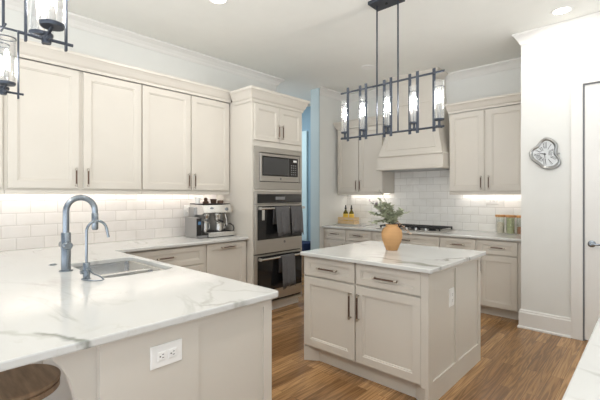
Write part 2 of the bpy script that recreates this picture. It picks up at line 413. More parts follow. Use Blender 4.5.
# crown mouldings
def crown_prof(n0, zt, h=0.10, p=0.10):
    return [(n0, zt), (n0 + p, zt), (n0 + p, zt - 0.018), (n0 + p * 0.80, zt - 0.03), (n0 + p * 0.55, zt - h * 0.45), (n0 + p * 0.28, zt - h * 0.72), (n0 + p * 0.22, zt - h * 0.82), (n0 + p * 0.1, zt - h), (n0, zt - h)]
b = MB()
pl = crown_prof(0, H - 0.001, 0.10, 0.085)
frl = Fr((XL, 0, 0), (0, 1, 0), (1, 0, 0))
b.prism(frl, pl, -0.7, 3.82, 0, 1)
b.prism(Fr((0, 3.82, 0), (1, 0, 0), (0, 1, 0)), pl, XL - 0.14, XL, 0, 1)
struct(b, 'trim_1', M['trim'], 'white crown moulding over the left wall', 'crown moulding')
b = MB().prism(Fr((0, YB, 0), (1, 0, 0), (0, -1, 0)), pl, XS, XC, 1, -1)
b.prism(Fr((XS, 0, 0), (0, 1, 0), (1, 0, 0)), pl, 4.588, YB, -1, -1)
struct(b, 'trim_2', M['trim'], 'white crown moulding over the hood wall', 'crown moulding')
pc = crown_prof(0, H - 0.001, 0.115, 0.07)
b = MB().prism(Fr((0, YC, 0), (1, 0, 0), (0, -1, 0)), pc, XC, 2.76, -1, 0)
b.prism(Fr((XC, 0, 0), (0, 1, 0), (-1, 0, 0)), pc, YC, YB - 0.1, -1, 0)
struct(b, 'trim_3', M['trim'], 'white crown moulding over the clock wall', 'crown moulding')
# baseboard of the clock wall
pb = [(0, 0), (0.030, 0), (0.030, 0.015), (0.018, 0.022), (0.018, 0.162), (0.012, 0.172), (0.012, 0.182), (0.005, 0.192), (0, 0.192)]
b = MB().prism(Fr((0, YC, 0), (1, 0, 0), (0, -1, 0)), pb, XC, -0.592, -1, 0)
b.prism(Fr((XC, 0, 0), (0, 1, 0), (-1, 0, 0)), pb, YC, YC + 0.09, -1, 0)
struct(b, 'baseboard_right', M['trim'], 'tall white baseboard under the warped clock', 'baseboard')
# door casing and door on the clock wall
struct(MB().box(2.9, 3.04, 1.4, YC + 0.2, 0, H), 'wall_east', M['wall'], 'plain white wall out of view on the right', 'wall')  # unseen wall, added to cut the light from this side
b = MB().box(-0.592, -0.5, YC - 0.022, YC, 0, 2.54).box(-0.5, 0.325, YC - 0.022, YC, 2.45, 2.54).box(0.325, 0.42, YC - 0.022, YC, 0, 2.54)
struct(b, 'trim_4', M['trim'], 'flat white casing around the white door', 'door casing', 0.003)
fd = Fr((0, YC - 0.008, 0), (1, 0, 0), (0, -1, 0))
b = MB()
DX0, DX1 = -0.486, 0.312
for (u0, u1, z0, z1) in ((DX0, DX0 + 0.115, 0.012, 2.435), (DX1 - 0.115, DX1, 0.012, 2.435), (DX0 + 0.115, DX1 - 0.115, 2.31, 2.435), (DX0 + 0.115, DX1 - 0.115, 0.93, 1.08), (DX0 + 0.115, DX1 - 0.115, 0.012, 0.24)):
    b.box(u0, u1, -0.04, 0, z0, z1, fd)
for z0, z1 in ((1.08, 2.31), (0.24, 0.93)):
    b.rect_loops(fd, DX0 + 0.115, DX1 - 0.115, z0, z1, [(0, -0.03), (0, -0.001), (0.02, -0.012), (0.05, -0.012), (0.07, -0.005)])
b = b
d1 = struct(b, 'door_1', M['trim'], 'white two-panel door with a lever handle, right of the clock', 'door')
MB().box(-0.4995, -0.4865, YC - 0.016, YC - 0.004, 0.0, 2.448).box(-0.4865, 0.3125, YC - 0.016, YC - 0.004, 2.4355, 2.448).build('seal', M['sealg'], d1, label='dark seal strip')  # dark grey strip filling the gap between door and casing
b = MB().lathe((-0.432, YC - 0.008, 0.928), [(0.0, 0), (0.032, -0.0), (0.032, -0.008), (0.026, -0.012), (0.012, -0.014), (0.011, -0.05)], 20, axis='y')
b.tube([(-0.432, YC - 0.055, 0.928), (-0.40, YC - 0.057, 0.928), (-0.33, YC - 0.055, 0.926)], [0.011, 0.010, 0.008])
b.build('door_handle', M['satin'], d1, label='satin nickel lever handle')

# tiled backsplashes
b = MB().box(XL, XL + 0.008, 0.2, 2.776, CT, 1.40)
struct(b, 'backsplash_left', M['tile_l'], 'glossy white brick-tile backsplash under the long upper cabinets', 'backsplash')
b = MB().box(XS, XC, YB - 0.008, YB, CT, 1.40).box(-2.95, -1.98, YB - 0.008, YB, 1.40, 1.80)
struct(b, 'backsplash_back', M['tile_b'], 'glossy white brick-tile backsplash behind the gas cooktop', 'backsplash')

# ------------------------------------------------------------------ cabinet helpers
def shaker(fr, u0, u1, z0, z1, n0, t=0.02, fw=0.062, rec=0.012):
    return MB().rect_loops(fr, u0, u1, z0, z1, [(0, n0), (0, n0 + t - 0.002), (0.002, n0 + t), (fw, n0 + t), (fw + 0.003, n0 + t - 0.005), (fw + 0.010, n0 + t - 0.005), (fw + 0.013, n0 + t - rec)])
def pull(parent, fr, u, z, n, L, vertical, r=0.007):
    b = MB()
    P = (lambda s, k: fr(u, n + k, z + s)) if vertical else (lambda s, k: fr(u + s, n + k, z))
    b.tube([P(-L / 2, 0.030), P(L / 2, 0.030)], r, 8)
    o = b.build('handle', M['pewter'], parent)
    for s in (-L / 2 + 0.012, L / 2 - 0.012):
        e = MB().tube([P(s, 0.0), P(s, 0.024)], r * 0.8, 8)
        e.tube([P(s - 0.011, 0.030), P(s + 0.011, 0.030)], r * 1.25, 8)
        e.build('post', M['pewterend'], parent)
def door(root, fr, u0, u1, z0, z1, n0, hside=None, hz=None, hl=0.17, fw=0.062, name='door', mt='paint', horiz=False, hin=0.03):
    o = shaker(fr, u0, u1, z0, z1, n0, fw=fw).build(name, M[mt], root)
    n = n0 + 0.02
    if horiz: pull(o, fr, (u0 + u1) / 2, hz, n, hl, False)
    elif hside: pull(o, fr, (u0 + hin) if hside == 'l' else (u1 - hin), hz, n, hl, True)
    return o

# ------------------------------------------------------------------ left run: wall cupboards
def wall_cupboard(y0, y1, doors, label):
    t = thing('upper_cabinet', label, 'cabinet', (XL + 0.002, (y0 + y1) / 2, 1.41), 'wall cabinets over the long left counter')
    MB().box(y0, y1, XL + 0.001, -3.752, 1.43, 2.495, LW).build('body', M['paint'], t)
    MB().box(y0, y1, -3.775, -3.745, 1.397, 1.4295, LW).build('light_rail', M['paint'], t, bevel=0.003)
    for a, c, s in doors: door(t, LW, a, c, 1.445, 2.488, -3.751, s, 1.545, 0.165)
    return t
wall_cupboard(-0.01, 0.598, [(0.02, 0.30, 'r'), (0.305, 0.585, 'l')], 'greige upper cabinet at the left edge of the photo, its door mostly cut off')
wall_cupboard(0.6, 1.694, [(0.62, 1.130, 'r'), (1.166, 1.688, 'l')], 'greige two-door upper cabinet above the tall arched faucet')
wall_cupboard(1.695, 2.768, [(1.702, 2.236, 'r'), (2.252, 2.756, 'l')], 'greige two-door upper cabinet above the espresso machine')
pu = [(0, 2.496), (0.012, 2.496), (0.016, 2.52), (0.03, 2.535), (0.05, 2.575), (0.066, 2.60), (0.072, 2.60), (0.072, 2.625), (0, 2.625)]
b = MB().prism(Fr((-3.732, 0, 0), (0, 1, 0), (1, 0, 0)), pu, -0.01, 2.772)
b.box(-0.01, 2.772, XL, -3.732, 2.60, 2.625, LW)
struct(b, 'trim_5', M['paint'], 'greige crown moulding along the top of the long upper cabinets', 'crown moulding')

# ------------------------------------------------------------------ oven tower
TX = -3.33
t = thing('oven_cabinet', 'tall greige cabinet housing the microwave and double wall oven', 'cabinet', (-3.65, 3.19, 0))
b = MB().box(2.776, 2.798, XL + 0.002, TX, 0.09, 2.50, LW).box(3.588, 3.606, XL + 0.002, TX, 0.09, 2.50, LW)
b.box(2.798, 3.588, XL + 0.002, XL + 0.02, 0.09, 2.50, LW)
for z0, z1 in ((0.09, 0.112), (1.432, 1.458), (1.955, 2.02), (2.44, 2.50)): b.box(2.798, 3.588, XL + 0.02, TX, z0, z1, LW)
b.box(2.80, 3.60, XL + 0.05, TX - 0.06, 0, 0.09, LW)
b.build('body', M['paint'], t)
door(t, LW, 2.800, 3.190, 2.022, 2.436, TX, 'r', 2.145, 0.17, fw=0.055)
door(t, LW, 3.196, 3.584, 2.022, 2.436, TX, 'l', 2.145, 0.17, fw=0.055)
pt = [(0, 2.452), (0.012, 2.452), (0.016, 2.48), (0.03, 2.495), (0.05, 2.545), (0.066, 2.575), (0.074, 2.575), (0.074, 2.605), (0, 2.605)]
b = MB().prism(Fr((TX, 0, 0), (0, 1, 0), (1, 0, 0)), pt, 2.776, 3.606, -1, 1)
b.prism(Fr((0, 2.776, 0), (1, 0, 0), (0, -1, 0)), pt, -3.655, TX, 0, 1)
b.prism(Fr((0, 3.606, 0), (1, 0, 0), (0, 1, 0)), pt, XL + 0.006, TX, 0, 1)
b.box(2.776, 3.606, XL + 0.006, TX, 2.575, 2.604, LW)
b.build('crown', M['paint'], t)

# microwave with steel surround
t = thing('microwave', 'built-in stainless microwave above the double oven', 'microwave', (-3.5, 3.19, 1.459))
fm = Fr((TX, 0, 0), (0, 1, 0), (1, 0, 0))
b = MB()
for u0, u1, z0, z1 in ((2.800, 2.872, 1.460, 1.95), (3.552, 3.587, 1.460, 1.95), (2.872, 3.552, 1.887, 1.95), (2.872, 3.552, 1.460, 1.545)): b.box(u0, u1, -0.02, 0.018, z0, z1, fm)
b.build('surround', M['steel'], t, bevel=0.002)
MB().box(2.874, 3.55, -0.4, -0.01, 1.547, 1.885, fm).build('body', M['black'], t)
b = MB().rect_loops(fm, 2.882, 3.544, 1.553, 1.879, [(0, -0.009), (0, 0.014), (0.003, 0.017), (0.030, 0.017), (0.032, 0.012)])
f = b.build('door', M['steel'], t)
MB().box(2.916, 3.512, 0.0125, 0.0165, 1.617, 1.846, fm).build('window', M['blkglass'], f)
b = MB().box(3.345, 3.349, 0.0166, 0.018, 1.62, 1.843, fm)
for r in range(5):
    for c in range(3): b.box(3.39 + c * 0.035, 3.41 + c * 0.035, 0.0166, 0.0175, 1.64 + r * 0.028, 1.652 + r * 0.028, fm)
b.build('control_panel', M['gray'], f)
MB().box(3.43, 3.49, 0.0166, 0.0175, 1.80, 1.825, fm).build('display', M['plate'], f)
MB().box(2.93, 3.335, 0.0166, 0.0172, 1.632, 1.832, fm).build('viewing_mesh', M['mesh'], f)
MB().lathe((TX + 0.017, 3.21, 1.586), [(0, 0), (0.014, 0), (0.014, 0.002), (0.0, 0.002)], 20, axis='x').build('emblem', M['gray'], f)

# double wall oven
t = thing('double_wall_oven', 'stainless double wall oven with charcoal towels on its bar handles', 'oven', (-3.5, 3.19, 0.113))
MB().box(2.802, 3.585, -0.55, -0.012, 0.125, 1.425, fm).build('body', M['black'], t)
b = MB().rect_loops(fm, 2.800, 3.587, 1.288, 1.428, [(0, -0.011), (0, 0.016), (0.003, 0.019)])
cp = b.build('control_panel', M['steel'], t)
MB().box(2.838, 3.575, 0.0195, 0.022, 1.297, 1.403, fm).build('glass_panel', M['blkglass'], cp)
b = MB().box(3.12, 3.28, 0.0222, 0.0232, 1.335, 1.372, fm)
b.build('display', M['gray'], cp)
def oven_door(z0, z1, wz0, wz1, hz):
    d = MB().rect_loops(fm, 2.800, 3.587, z0, z1, [(0, -0.011), (0, 0.018), (0.004, 0.022)]).build('oven_door', M['steel'], t)
    MB().box(2.838, 3.575, 0.0225, 0.026, wz0, wz1, fm).build('window', M['blkglass'], d)
    MB().tube([fm(2.845, 0.075, hz), fm(3.575, 0.075, hz)], 0.013, 12).build('bar_handle', M['steelp'], d)
    for u in (2.855, 3.562): MB().box(u - 0.012, u + 0.012, 0.0265, 0.075, hz - 0.016, hz + 0.016, fm).build('handle_bracket', M['steel'], d, bevel=0.004)
    return d
d = oven_door(0.712, 1.284, 0.872, 1.262, 1.236)
MB().lathe((TX + 0.0225, 3.27, 0.825), [(0, 0), (0.016, 0), (0.016, 0.0025), (0, 0.0025)], 20, axis='x').build('emblem', M['gray'], d)
MB().box(2.90, 2.94, 0.027, 0.029, 1.10, 1.235, fm).build('care_label', M['steelp'], d)
oven_door(0.150, 0.698, 0.272, 0.682, 0.652)
MB().box(2.800, 3.587, -0.011, 0.02, 0.114, 0.13, fm).build('vent_trim', M['steel'], t, bevel=0.002)
# towels over the bars: front and back leaf with soft folds
def towel(u0, u1, zb, hz, label, ph, group=None):
    L = []; nu = 26
    path = [(0.048, hz - 0.19), (0.050, hz - 0.06), (0.054, hz - 0.005), (0.062, hz + 0.012), (0.075, hz + 0.019), (0.088, hz + 0.013), (0.096, hz - 0.01)]
    path += [(0.098 + 0.004 * k, hz - 0.01 - (hz - 0.01 - zb) * (k / 6)) for k in range(1, 7)]
    grid = []
    for j, (n, z) in enumerate(path):
        row = []
        for i in range(nu + 1):
            s = i / nu
            fall = max(0, hz - z) / 0.4
            n2 = n + (0.010 * math.sin(s * 11 + ph) + 0.006 * math.sin(s * 23 + 2 * ph)) * min(1, fall) * (1 if j > 5 else 0)
            row.append((u0 + (u1 - u0) * s + 0.012 * math.sin(ph + z * 9) * fall, n2, z - (0.012 * math.sin(s * 5 + ph) if j == len(path) - 1 else 0)))
        grid.append(row)
    b = MB(); vs = [fm(*p) for r in grid for p in r]; w = nu + 1
    b.add(vs, [(j * w + i, j * w + i + 1, (j + 1) * w + i + 1, (j + 1) * w + i) for j in range(len(path) - 1) for i in range(nu)], True)
    o = b.build('dish_towel', M['towel'], None, tuple(fm((u0 + u1) / 2, 0.1, zb)))
    so = o.modifiers.new('thick', 'SOLIDIFY'); so.thickness = 0.005; so.offset = 0
    tag(o, label, 'towel', group)
    fr_ = MB()
    for i in range(60):
        s = i / 59; u = u0 + (u1 - u0) * s + 0.012 * math.sin(ph + zb * 9) * (hz - zb) / 0.4
        n2 = 0.122 + (0.010 * math.sin(s * 11 + ph) + 0.006 * math.sin(s * 23 + 2 * ph))
        zt = zb - 0.012 * math.sin(s * 5 + ph)
        fr_.tube([fm(u, n2, zt), fm(u + random.uniform(-.003, .003), n2, zt - 0.022)], 0.0016, 4)
    fr_.build('fringe', M['cap'], o, label='black fringed hem')
TG = 'towels on the oven handles'
towel(3.055, 3.285, 0.925, 1.236, 'charcoal towel on the upper oven handle, the left one', 0.6, TG)
towel(3.31, 3.505, 0.93, 1.236, 'charcoal towel on the upper oven handle, the right one', 2.1, TG)
towel(3.15, 3.375, 0.305, 0.652, 'single charcoal towel hanging on the lower oven handle', 1.3, TG)

# ------------------------------------------------------------------ left run: base cabinets
t = thing('base_cabinet', 'greige drawer cabinet beside the sink peninsula, under the left counter', 'cabinet', (-3.72, 1.78, 0), 'base cabinets under the left counter')
MB().box(1.302, 2.222, XL + 0.01, -3.442, 0.10, CU, LW).box(1.302, 2.222, XL + 0.01, -3.50, 0, 0.10, LW).build('body', M['paint'], t)
for z0, z1 in ((0.685, 0.868), (0.405, 0.672), (0.115, 0.392)):
    door(t, LW, 1.36, 2.20, z0, z1, -3.441, hz=(z0 + z1) / 2 + 0.01, horiz=True, hl=0.19, fw=0.045, name='drawer')
t = thing('base_cabinet', 'greige pull-out cabinet with one tall panel, below the espresso machine', 'cabinet', (-3.72, 2.5, 0), 'base cabinets under the left counter')
MB().box(2.2225, 2.774, XL + 0.01, -3.442, 0.10, CU, LW).box(2.2225, 2.774, XL + 0.01, -3.50, 0, 0.10, LW).build('body', M['paint'], t)
door(t, LW, 2.245, 2.765, 0.115, 0.868, -3.441, hz=0.825, horiz=True, hl=0.19)

# ------------------------------------------------------------------ peninsula cabinet
t = thing('peninsula_cabinet', 'greige peninsula base with a panelled end, under the sink counter', 'cabinet', (-2.4, 0.9, 0))
b = MB().box(-3.44, -1.42, 0.53, 0.55, 0, CU).box(-3.38, -1.42, 1.235, 1.255, 0.1, CU).box(-3.38, -1.42, 0.55, 1.235, 0.1, 0.12)
b.box(-3.38, -1.45, 0.6, 1.18, 0, 0.1).box(-1.42, -1.40, 0.53, 1.255, 0.0, CU)
b.build('body', M['paint'], t)
fe = Fr((-1.40, 0, 0), (0, 1, 0), (1, 0, 0))
b = MB().box(0.482, 0.866, 0.0, 0.02, 0, CU, fe).box(1.225, 1.275, 0, 0.02, 0, CU, fe).box(0.866, 1.225, 0, 0.02, 0.845, CU, fe).box(0.866, 1.225, 0, 0.02, 0, 0.12, fe)
b.box(0.866, 1.225, 0, 0.010, 0.12, 0.845, fe)
b.box(0.482, 0.55, -0.05, 0, 0, CU, fe)
b.build('end_panel', M['paint'], t)
for k in range(3):
    u0 = -3.32 + k * 0.63
    door(t, Fr((0, 1.255, 0), (-1, 0, 0), (0, 1, 0)), -u0 - 0.60, -u0, 0.13, 0.868, 0.0, hz=0.82, horiz=True)
def bracket(x0, x1):
    prof = [(0.53, CU - 0.001), (0.352, CU - 0.001), (0.352, 0.85), (0.376, 0.82), (0.397, 0.778), (0.411, 0.727), (0.425, 0.66), (0.45, 0.58), (0.49, 0.51), (0.53, 0.47)]
    return MB().loops([[Vector((x, y, z)) for y, z in prof] for x in (x0, x1)])
bracket(-1.452, -1.4125).build('bracket', M['paint'], t)
for x in (-2.35, -3.1): bracket(x, x + 0.04).build('bracket', M['paint'], t)

# outlets ----------------------------------------------------------
def outlet(fr, u, z, n, label, landscape=True, w=0.13, h=0.085):
    t = thing('outlet', label, 'outlet', tuple(fr(u, n, z)))
    if not landscape: w, h = h, w
    p = MB().rect_loops(fr, u - w / 2, u + w / 2, z - h / 2, z + h / 2, [(0, n), (0, n + 0.003), (0.003, n + 0.006)]).build('cover_plate', M['plate'], t)
    for s in (-0.022, 0.022):
        du, dz = (s, 0) if landscape else (0, s)
        fc = MB(); sl = MB()
        fc.rect_loops(fr, u + du - 0.017, u + du + 0.017, z + dz - 0.017, z + dz + 0.017, [(0, n + 0.0055), (0, n + 0.008), (0.003, n + 0.009)])
        for a, c, w2, h2 in ((-0.006, 0.004, 0.0012, 0.004), (0.006, 0.004, 0.0012, 0.0035), (0, -0.007, 0.0025, 0.0025)):
            if landscape: a, c, w2, h2 = c, a, h2, w2
            sl.box(u + du + a - w2, u + du + a + w2, n + 0.0088, n + 0.0094, z + dz + c - h2, z + dz + c + h2, fr)
        f = fc.build('socket', M['plate'], t); sl.build('slots', M['slot'], f)
    return t
outlet(LW, 0.722, 0.770, -1.3795, 'white double outlet on the end panel of the peninsula')

# ------------------------------------------------------------------ worktops
def rounded(pts, radii, seg=6):
    out = []; n = len(pts)
    for i in range(n):
        p = Vector(pts[i]); a = (Vector(pts[i - 1]) - p).normalized(); c = (Vector(pts[(i + 1) % n]) - p).normalized()
        r = radii[i] if isinstance(radii, (list, tuple)) else radii
        if r <= 0: out.append(tuple(p)); continue
        q0 = p + a * r; q1 = p + c * r; o = p + (a + c) * r
        for k in range(seg + 1):
            th = k / seg * PI / 2
            out.append(tuple(o + (q0 - o) * math.cos(th) + (q1 - o) * math.sin(th)))
    return out
def slab(name, outer, hole, z0, z1, m, loc, bevel=0.006):
    bm = bmesh.new(); es = []
    for loop in [outer] + ([hole] if hole else []):
        vs = [bm.verts.new((x - loc[0], y - loc[1], z0 - loc[2])) for x, y in loop]
        es += [bm.edges.new((vs[i], vs[(i + 1) % len(vs)])) for i in range(len(vs))]
    g = bmesh.ops.triangle_fill(bm, use_beauty=True, use_dissolve=False, edges=es)
    fs = list(bm.faces)
    r = bmesh.ops.extrude_face_region(bm, geom=fs)
    bmesh.ops.translate(bm, vec=(0, 0, z1 - z0), verts=[v for v in r['geom'] if isinstance(v, bmesh.types.BMVert)])
    bmesh.ops.recalc_face_normals(bm, faces=bm.faces)
    bmesh.ops.dissolve_limit(bm, angle_limit=0.02, verts=bm.verts, edges=bm.edges)
    me = bpy.data.meshes.new(name); bm.to_mesh(me); bm.free(); me.materials.append(m)
    o = bpy.data.objects.new(name, me); COL.objects.link(o); o.location = loc; ORG[o.name] = Vector(loc)
    b = o.modifiers.new('bevel', 'BEVEL'); b.width = bevel; b.segments = 2; b.limit_method = 'ANGLE'; b.angle_limit = math.radians(50)
    return o
SX0, SX1, SY0, SY1 = -2.95, -2.27, 0.815, 1.250
hole = rounded([(SX0, SY0), (SX1, SY0), (SX1, SY1), (SX0, SY1)], 0.06)
outer = rounded([(XL + 0.009, 0.09), (-1.342, 0.09), (-1.342, 1.302), (-3.385, 1.302), (-3.385, 2.774), (XL + 0.009, 2.774)], [0, 0.02, 0.03, 0, 0, 0])
o = slab('countertop', outer, hole, CU, CT, M['marble_peninsula'], (-2.4, 0.75, CU))
tag(o, 'L-shaped white marble countertop of the sink peninsula and left wall', 'countertop', 'marble countertops')

# sink (undermount, two bowls)
t = thing('sink', 'undermount stainless double-bowl sink in the peninsula', 'sink', (-2.6, 1.02, 0.68))
def bowl(x0, x1, y0, y1, zt, zb):
    ring = lambda i, z, r: [Vector((x, y, z)) for x, y in rounded([(x0 + i, y0 + i), (x1 - i, y0 + i), (x1 - i, y1 - i), (x0 + i, y1 - i)], r, 5)]
    return MB().loops([ring(-0.012, zt, 0.06), ring(0, zt, 0.055), ring(0.006, zb + 0.03, 0.05), ring(0.03, zb, 0.04), ring(0.05, zb, 0.03)], False, True, True)
XD = -2.58
for x0, x1 in ((SX0 - 0.004, XD - 0.016), (XD + 0.016, SX1 + 0.004)):
    bw = bowl(x0, x1, SY0 - 0.004, SY1 + 0.004, 0.868, 0.69).build('basin', M['sinkst'], t)
    MB().lathe(((x0 + x1) / 2, 1.02, 0.692), [(0.0, 0), (0.045, 0), (0.043, 0.003), (0.03, 0.001), (0.0, 0.001)], 20).build('drain', M['steelp'], bw)
b = MB()
b.loops([[Vector((x, y, z)) for x, y in rounded([(SX0 - 0.02, SY0 - 0.02), (SX1 + 0.02, SY0 - 0.02), (SX1 + 0.02, SY1 + 0.02), (SX0 - 0.02, SY1 + 0.02)], 0.06, 5)] for z in (0.866, CU - 0.001)], False, False, True)
b.build('rim', M['sinkst'], t)
MB().box(XD - 0.017, XD + 0.017, SY0, SY1, 0.835, 0.876).build('divider', M['steelp'], t, bevel=0.006)

# tall pull-down faucet
FX, FY = -2.674, 0.735
t = thing('kitchen_faucet', 'tall brushed nickel pull-down faucet with a round knob, behind the sink', 'faucet', (FX, FY, CT))
MB().lathe((FX, FY, CT), [(0, 0), (0.038, 0), (0.038, 0.006), (0.027, 0.009), (0.027, 0.235), (0.024, 0.240), (0, 0.240)], 24).build('body', M['satin'], t)
pts = [(FX, FY, CT + 0.235), (FX, FY, 1.255)]
for k in range(13):
    a = PI - PI * 1.0 * k / 12
    pts.append((FX + 0.0 + 0.004 * k / 12, FY + 0.083 + 0.083 * math.cos(a), 1.285 + 0.085 * math.sin(a)))
pts.append((FX + 0.004, FY + 0.166, 1.26))
MB().tube(pts, 0.0185, 14).build('spout', M['satin'], t)
MB().lathe((FX + 0.004, FY + 0.166, 1.160), [(0, 0), (0.017, 0), (0.020, 0.01), (0.021, 0.105), (0.018, 0.11), (0, 0.11)], 18).build('spray_head', M['satin'], t)
kb = MB().lathe((FX, FY, 1.075), [(0, -0.068), (0.021, -0.068), (0.024, -0.064), (0.024, 0.052), (0.021, 0.056), (0, 0.056)], 24, axis='x').build('knob', M['satin'], t)

# small filtered-water faucet
GX, GY = -2.338, 0.745
t = thing('water_tap', 'small slim gooseneck water tap beside the sink, in front of the tall faucet', 'faucet', (GX, GY, CT))
MB().lathe((GX, GY, CT), [(0, 0), (0.024, 0), (0.024, 0.004), (0.018, 0.006), (0.018, 0.088), (0.015, 0.092), (0, 0.092)], 20).build('body', M['satin'], t)
pts = [(GX, GY, CT + 0.09), (GX, GY, 1.15)]
for k in range(15):
    a = PI - PI * 0.93 * k / 14
    pts.append((GX + 0.012 * k / 14, GY + 0.052 + 0.052 * math.cos(a), 1.180 + 0.058 * math.sin(a)))
pts.append((GX + 0.014, GY + 0.112, 1.14))
MB().tube(pts, 0.0075, 10).build('spout', M['satin'], t)
MB().lathe((GX, GY, CT + 0.055), [(0, 0.012), (0.010, 0.012), (0.012, 0.03), (0.012, 0.04), (0, 0.04)], 14, axis='x').build('valve', M['satin'], t)
MB().lathe((GX, GY, CT + 0.04), [(0, -0.012), (0.011, -0.012), (0.011, -0.032), (0, -0.032)], 14, axis='y').build('valve', M['satin'], t)
lp = [(GX + 0.035, GY + 0.0, CT + 0.055), (GX + 0.07, GY + 0.015, CT + 0.035), (GX + 0.10, GY + 0.04, CT + 0.02), (GX + 0.118, GY + 0.05, CT + 0.006), (GX + 0.135, GY + 0.035, CT + 0.006), (GX + 0.12, GY + 0.008, CT + 0.006), (GX + 0.07, GY - 0.02, CT + 0.006), (GX + 0.02, GY - 0.03, CT + 0.006)]
MB().tube(lp, 0.004, 8).build('lever', M['satin'], t)
o = MB().lathe((-2.97, 0.739, CT), [(0, 0), (0.024, 0), (0.024, 0.004), (0.018, 0.006), (0.017, 0.004), (0, 0.004)], 20).build('air_switch', M['satin'], None, (-2.97, 0.739, CT))
tag(o, 'small round metal button in the marble left of the tall faucet', 'button')

# ------------------------------------------------------------------ island
IX0, IX1, IY0, IY1 = -2.158, -1.07, 2.365, 3.375
t = thing('kitchen_island', 'greige square island base with two drawers and two doors', 'kitchen island', (-1.6, 2.87, 0))
b = MB().box(IX0, IX1 - 0.02, IY0 + 0.02, IY1, 0.12, CU).box(IX0 + 0.05, IX1 - 0.05, IY0 + 0.075, IY1 - 0.02, 0, 0.12)
b.build('body', M['paint'], t)
fi = Fr((0, IY0 + 0.02, 0), (1, 0, 0), (0, -1, 0))
MB().box(IX0, IX0 + 0.009, 0, 0.02, 0.12, CU, fi).build('face_frame', M['paint'], t)
b = MB().box(IX1 - 0.05, IX1 - 0.0205, 0.0, 0.02, 0.12, CU, fi)
b.build('face_frame', M['paint'], t)
MB().extr([(IX1 - 0.021, IY0 + 0.001), (IX1 - 0.12, IY0 + 0.07), (IX1 - 0.12, IY0 + 0.0745), (IX1 - 0.021, IY0 + 0.0745)], 0, 0.12).build('corner_foot', M['paint'], t)
MB().extr([(IX0, IY0 + 0.001), (IX0 + 0.10, IY0 + 0.07), (IX0 + 0.10, IY0 + 0.0745), (IX0, IY0 + 0.0745)], 0, 0.12).build('corner_foot', M['paint'], t)
xm = -1.641
door(t, fi, IX0 + 0.010, xm - 0.006, 0.722, 0.876, 0.001, hz=0.795, horiz=True, hl=0.20, fw=0.042, name='drawer')
door(t, fi, xm + 0.006, IX1 - 0.052, 0.722, 0.876, 0.001, hz=0.795, horiz=True, hl=0.20, fw=0.042, name='drawer')
door(t, fi, IX0 + 0.010, xm - 0.006, 0.138, 0.708, 0.001, 'r', 0.553, 0.20, fw=0.058)
door(t, fi, xm + 0.006, IX1 - 0.052, 0.138, 0.708, 0.001, 'l', 0.553, 0.20, fw=0.058)
fs_ = Fr((IX1 - 0.02, 0, 0), (0, 1, 0), (1, 0, 0))
b = MB().box(IY0, IY0 + 0.075, 0, 0.02, 0.0, CU, fs_).box(2.835, 2.872, 0, 0.02, 0.15, 0.85, fs_).box(IY1 - 0.05, IY1, 0, 0.02, 0, CU, fs_)
b.box(IY0 + 0.075, IY1 - 0.05, 0, 0.02, 0.85, CU, fs_).box(IY0 + 0.075, IY1 - 0.05, 0, 0.02, 0, 0.15, fs_)
b.box(IY0 + 0.075, 2.835, 0, 0.009, 0.15, 0.85, fs_).box(2.872, IY1 - 0.05, 0, 0.009, 0.15, 0.85, fs_)
b.build('end_panel', M['paint'], t)
outlet(LW, 2.772, 0.645, IX1 - 0.0105, 'white upright outlet on the right end of the island', False)
o = slab('countertop', rounded([(-2.172, 2.325), (-1.034, 2.325), (-1.034, 3.412), (-2.172, 3.412)], 0.012), None, CU, CT, M['marble_island'], (-1.6, 2.87, CU))
tag(o, 'square white marble top of the kitchen island', 'countertop', 'marble countertops')

# vase and greenery
VX, VY = -1.660, 2.945
o = MB().lathe((VX, VY, CT), [(0, 0), (0.046, 0), (0.050, 0.006), (0.062, 0.035), (0.078, 0.075), (0.088, 0.115), (0.089, 0.145), (0.082, 0.172), (0.066, 0.192), (0.052, 0.201), (0.050, 0.205), (0.053, 0.216), (0.052, 0.222), (0.047, 0.222), (0.044, 0.205), (0.060, 0.185), (0.075, 0.145), (0.070, 0.10), (0.045, 0.03), (0, 0.02)], 40).build('vase', M['terra'], None, (VX, VY, CT))
tag(o, 'tan terracotta vase on the island holding olive branches', 'vase')
def leaf(b, p, d, L, w, up):
    d = d.normalized(); s = d.cross(up).normalized(); n = s.cross(d)
    c = [p, p + d * L * 0.35 + s * w + n * 0.002, p + d * L * 0.72 + s * w * 0.8, p + d * L - n * L * 0.12, p + d * L * 0.72 - s * w * 0.8, p + d * L * 0.35 - s * w + n * 0.002, p + d * L * 0.36 - n * w * 0.35, p + d * L * 0.72 - n * w * 0.3]
    b.add(c, [(0, 1, 6), (1, 2, 7, 6), (2, 3, 7), (3, 4, 7), (4, 5, 6, 7), (5, 0, 6)], True)
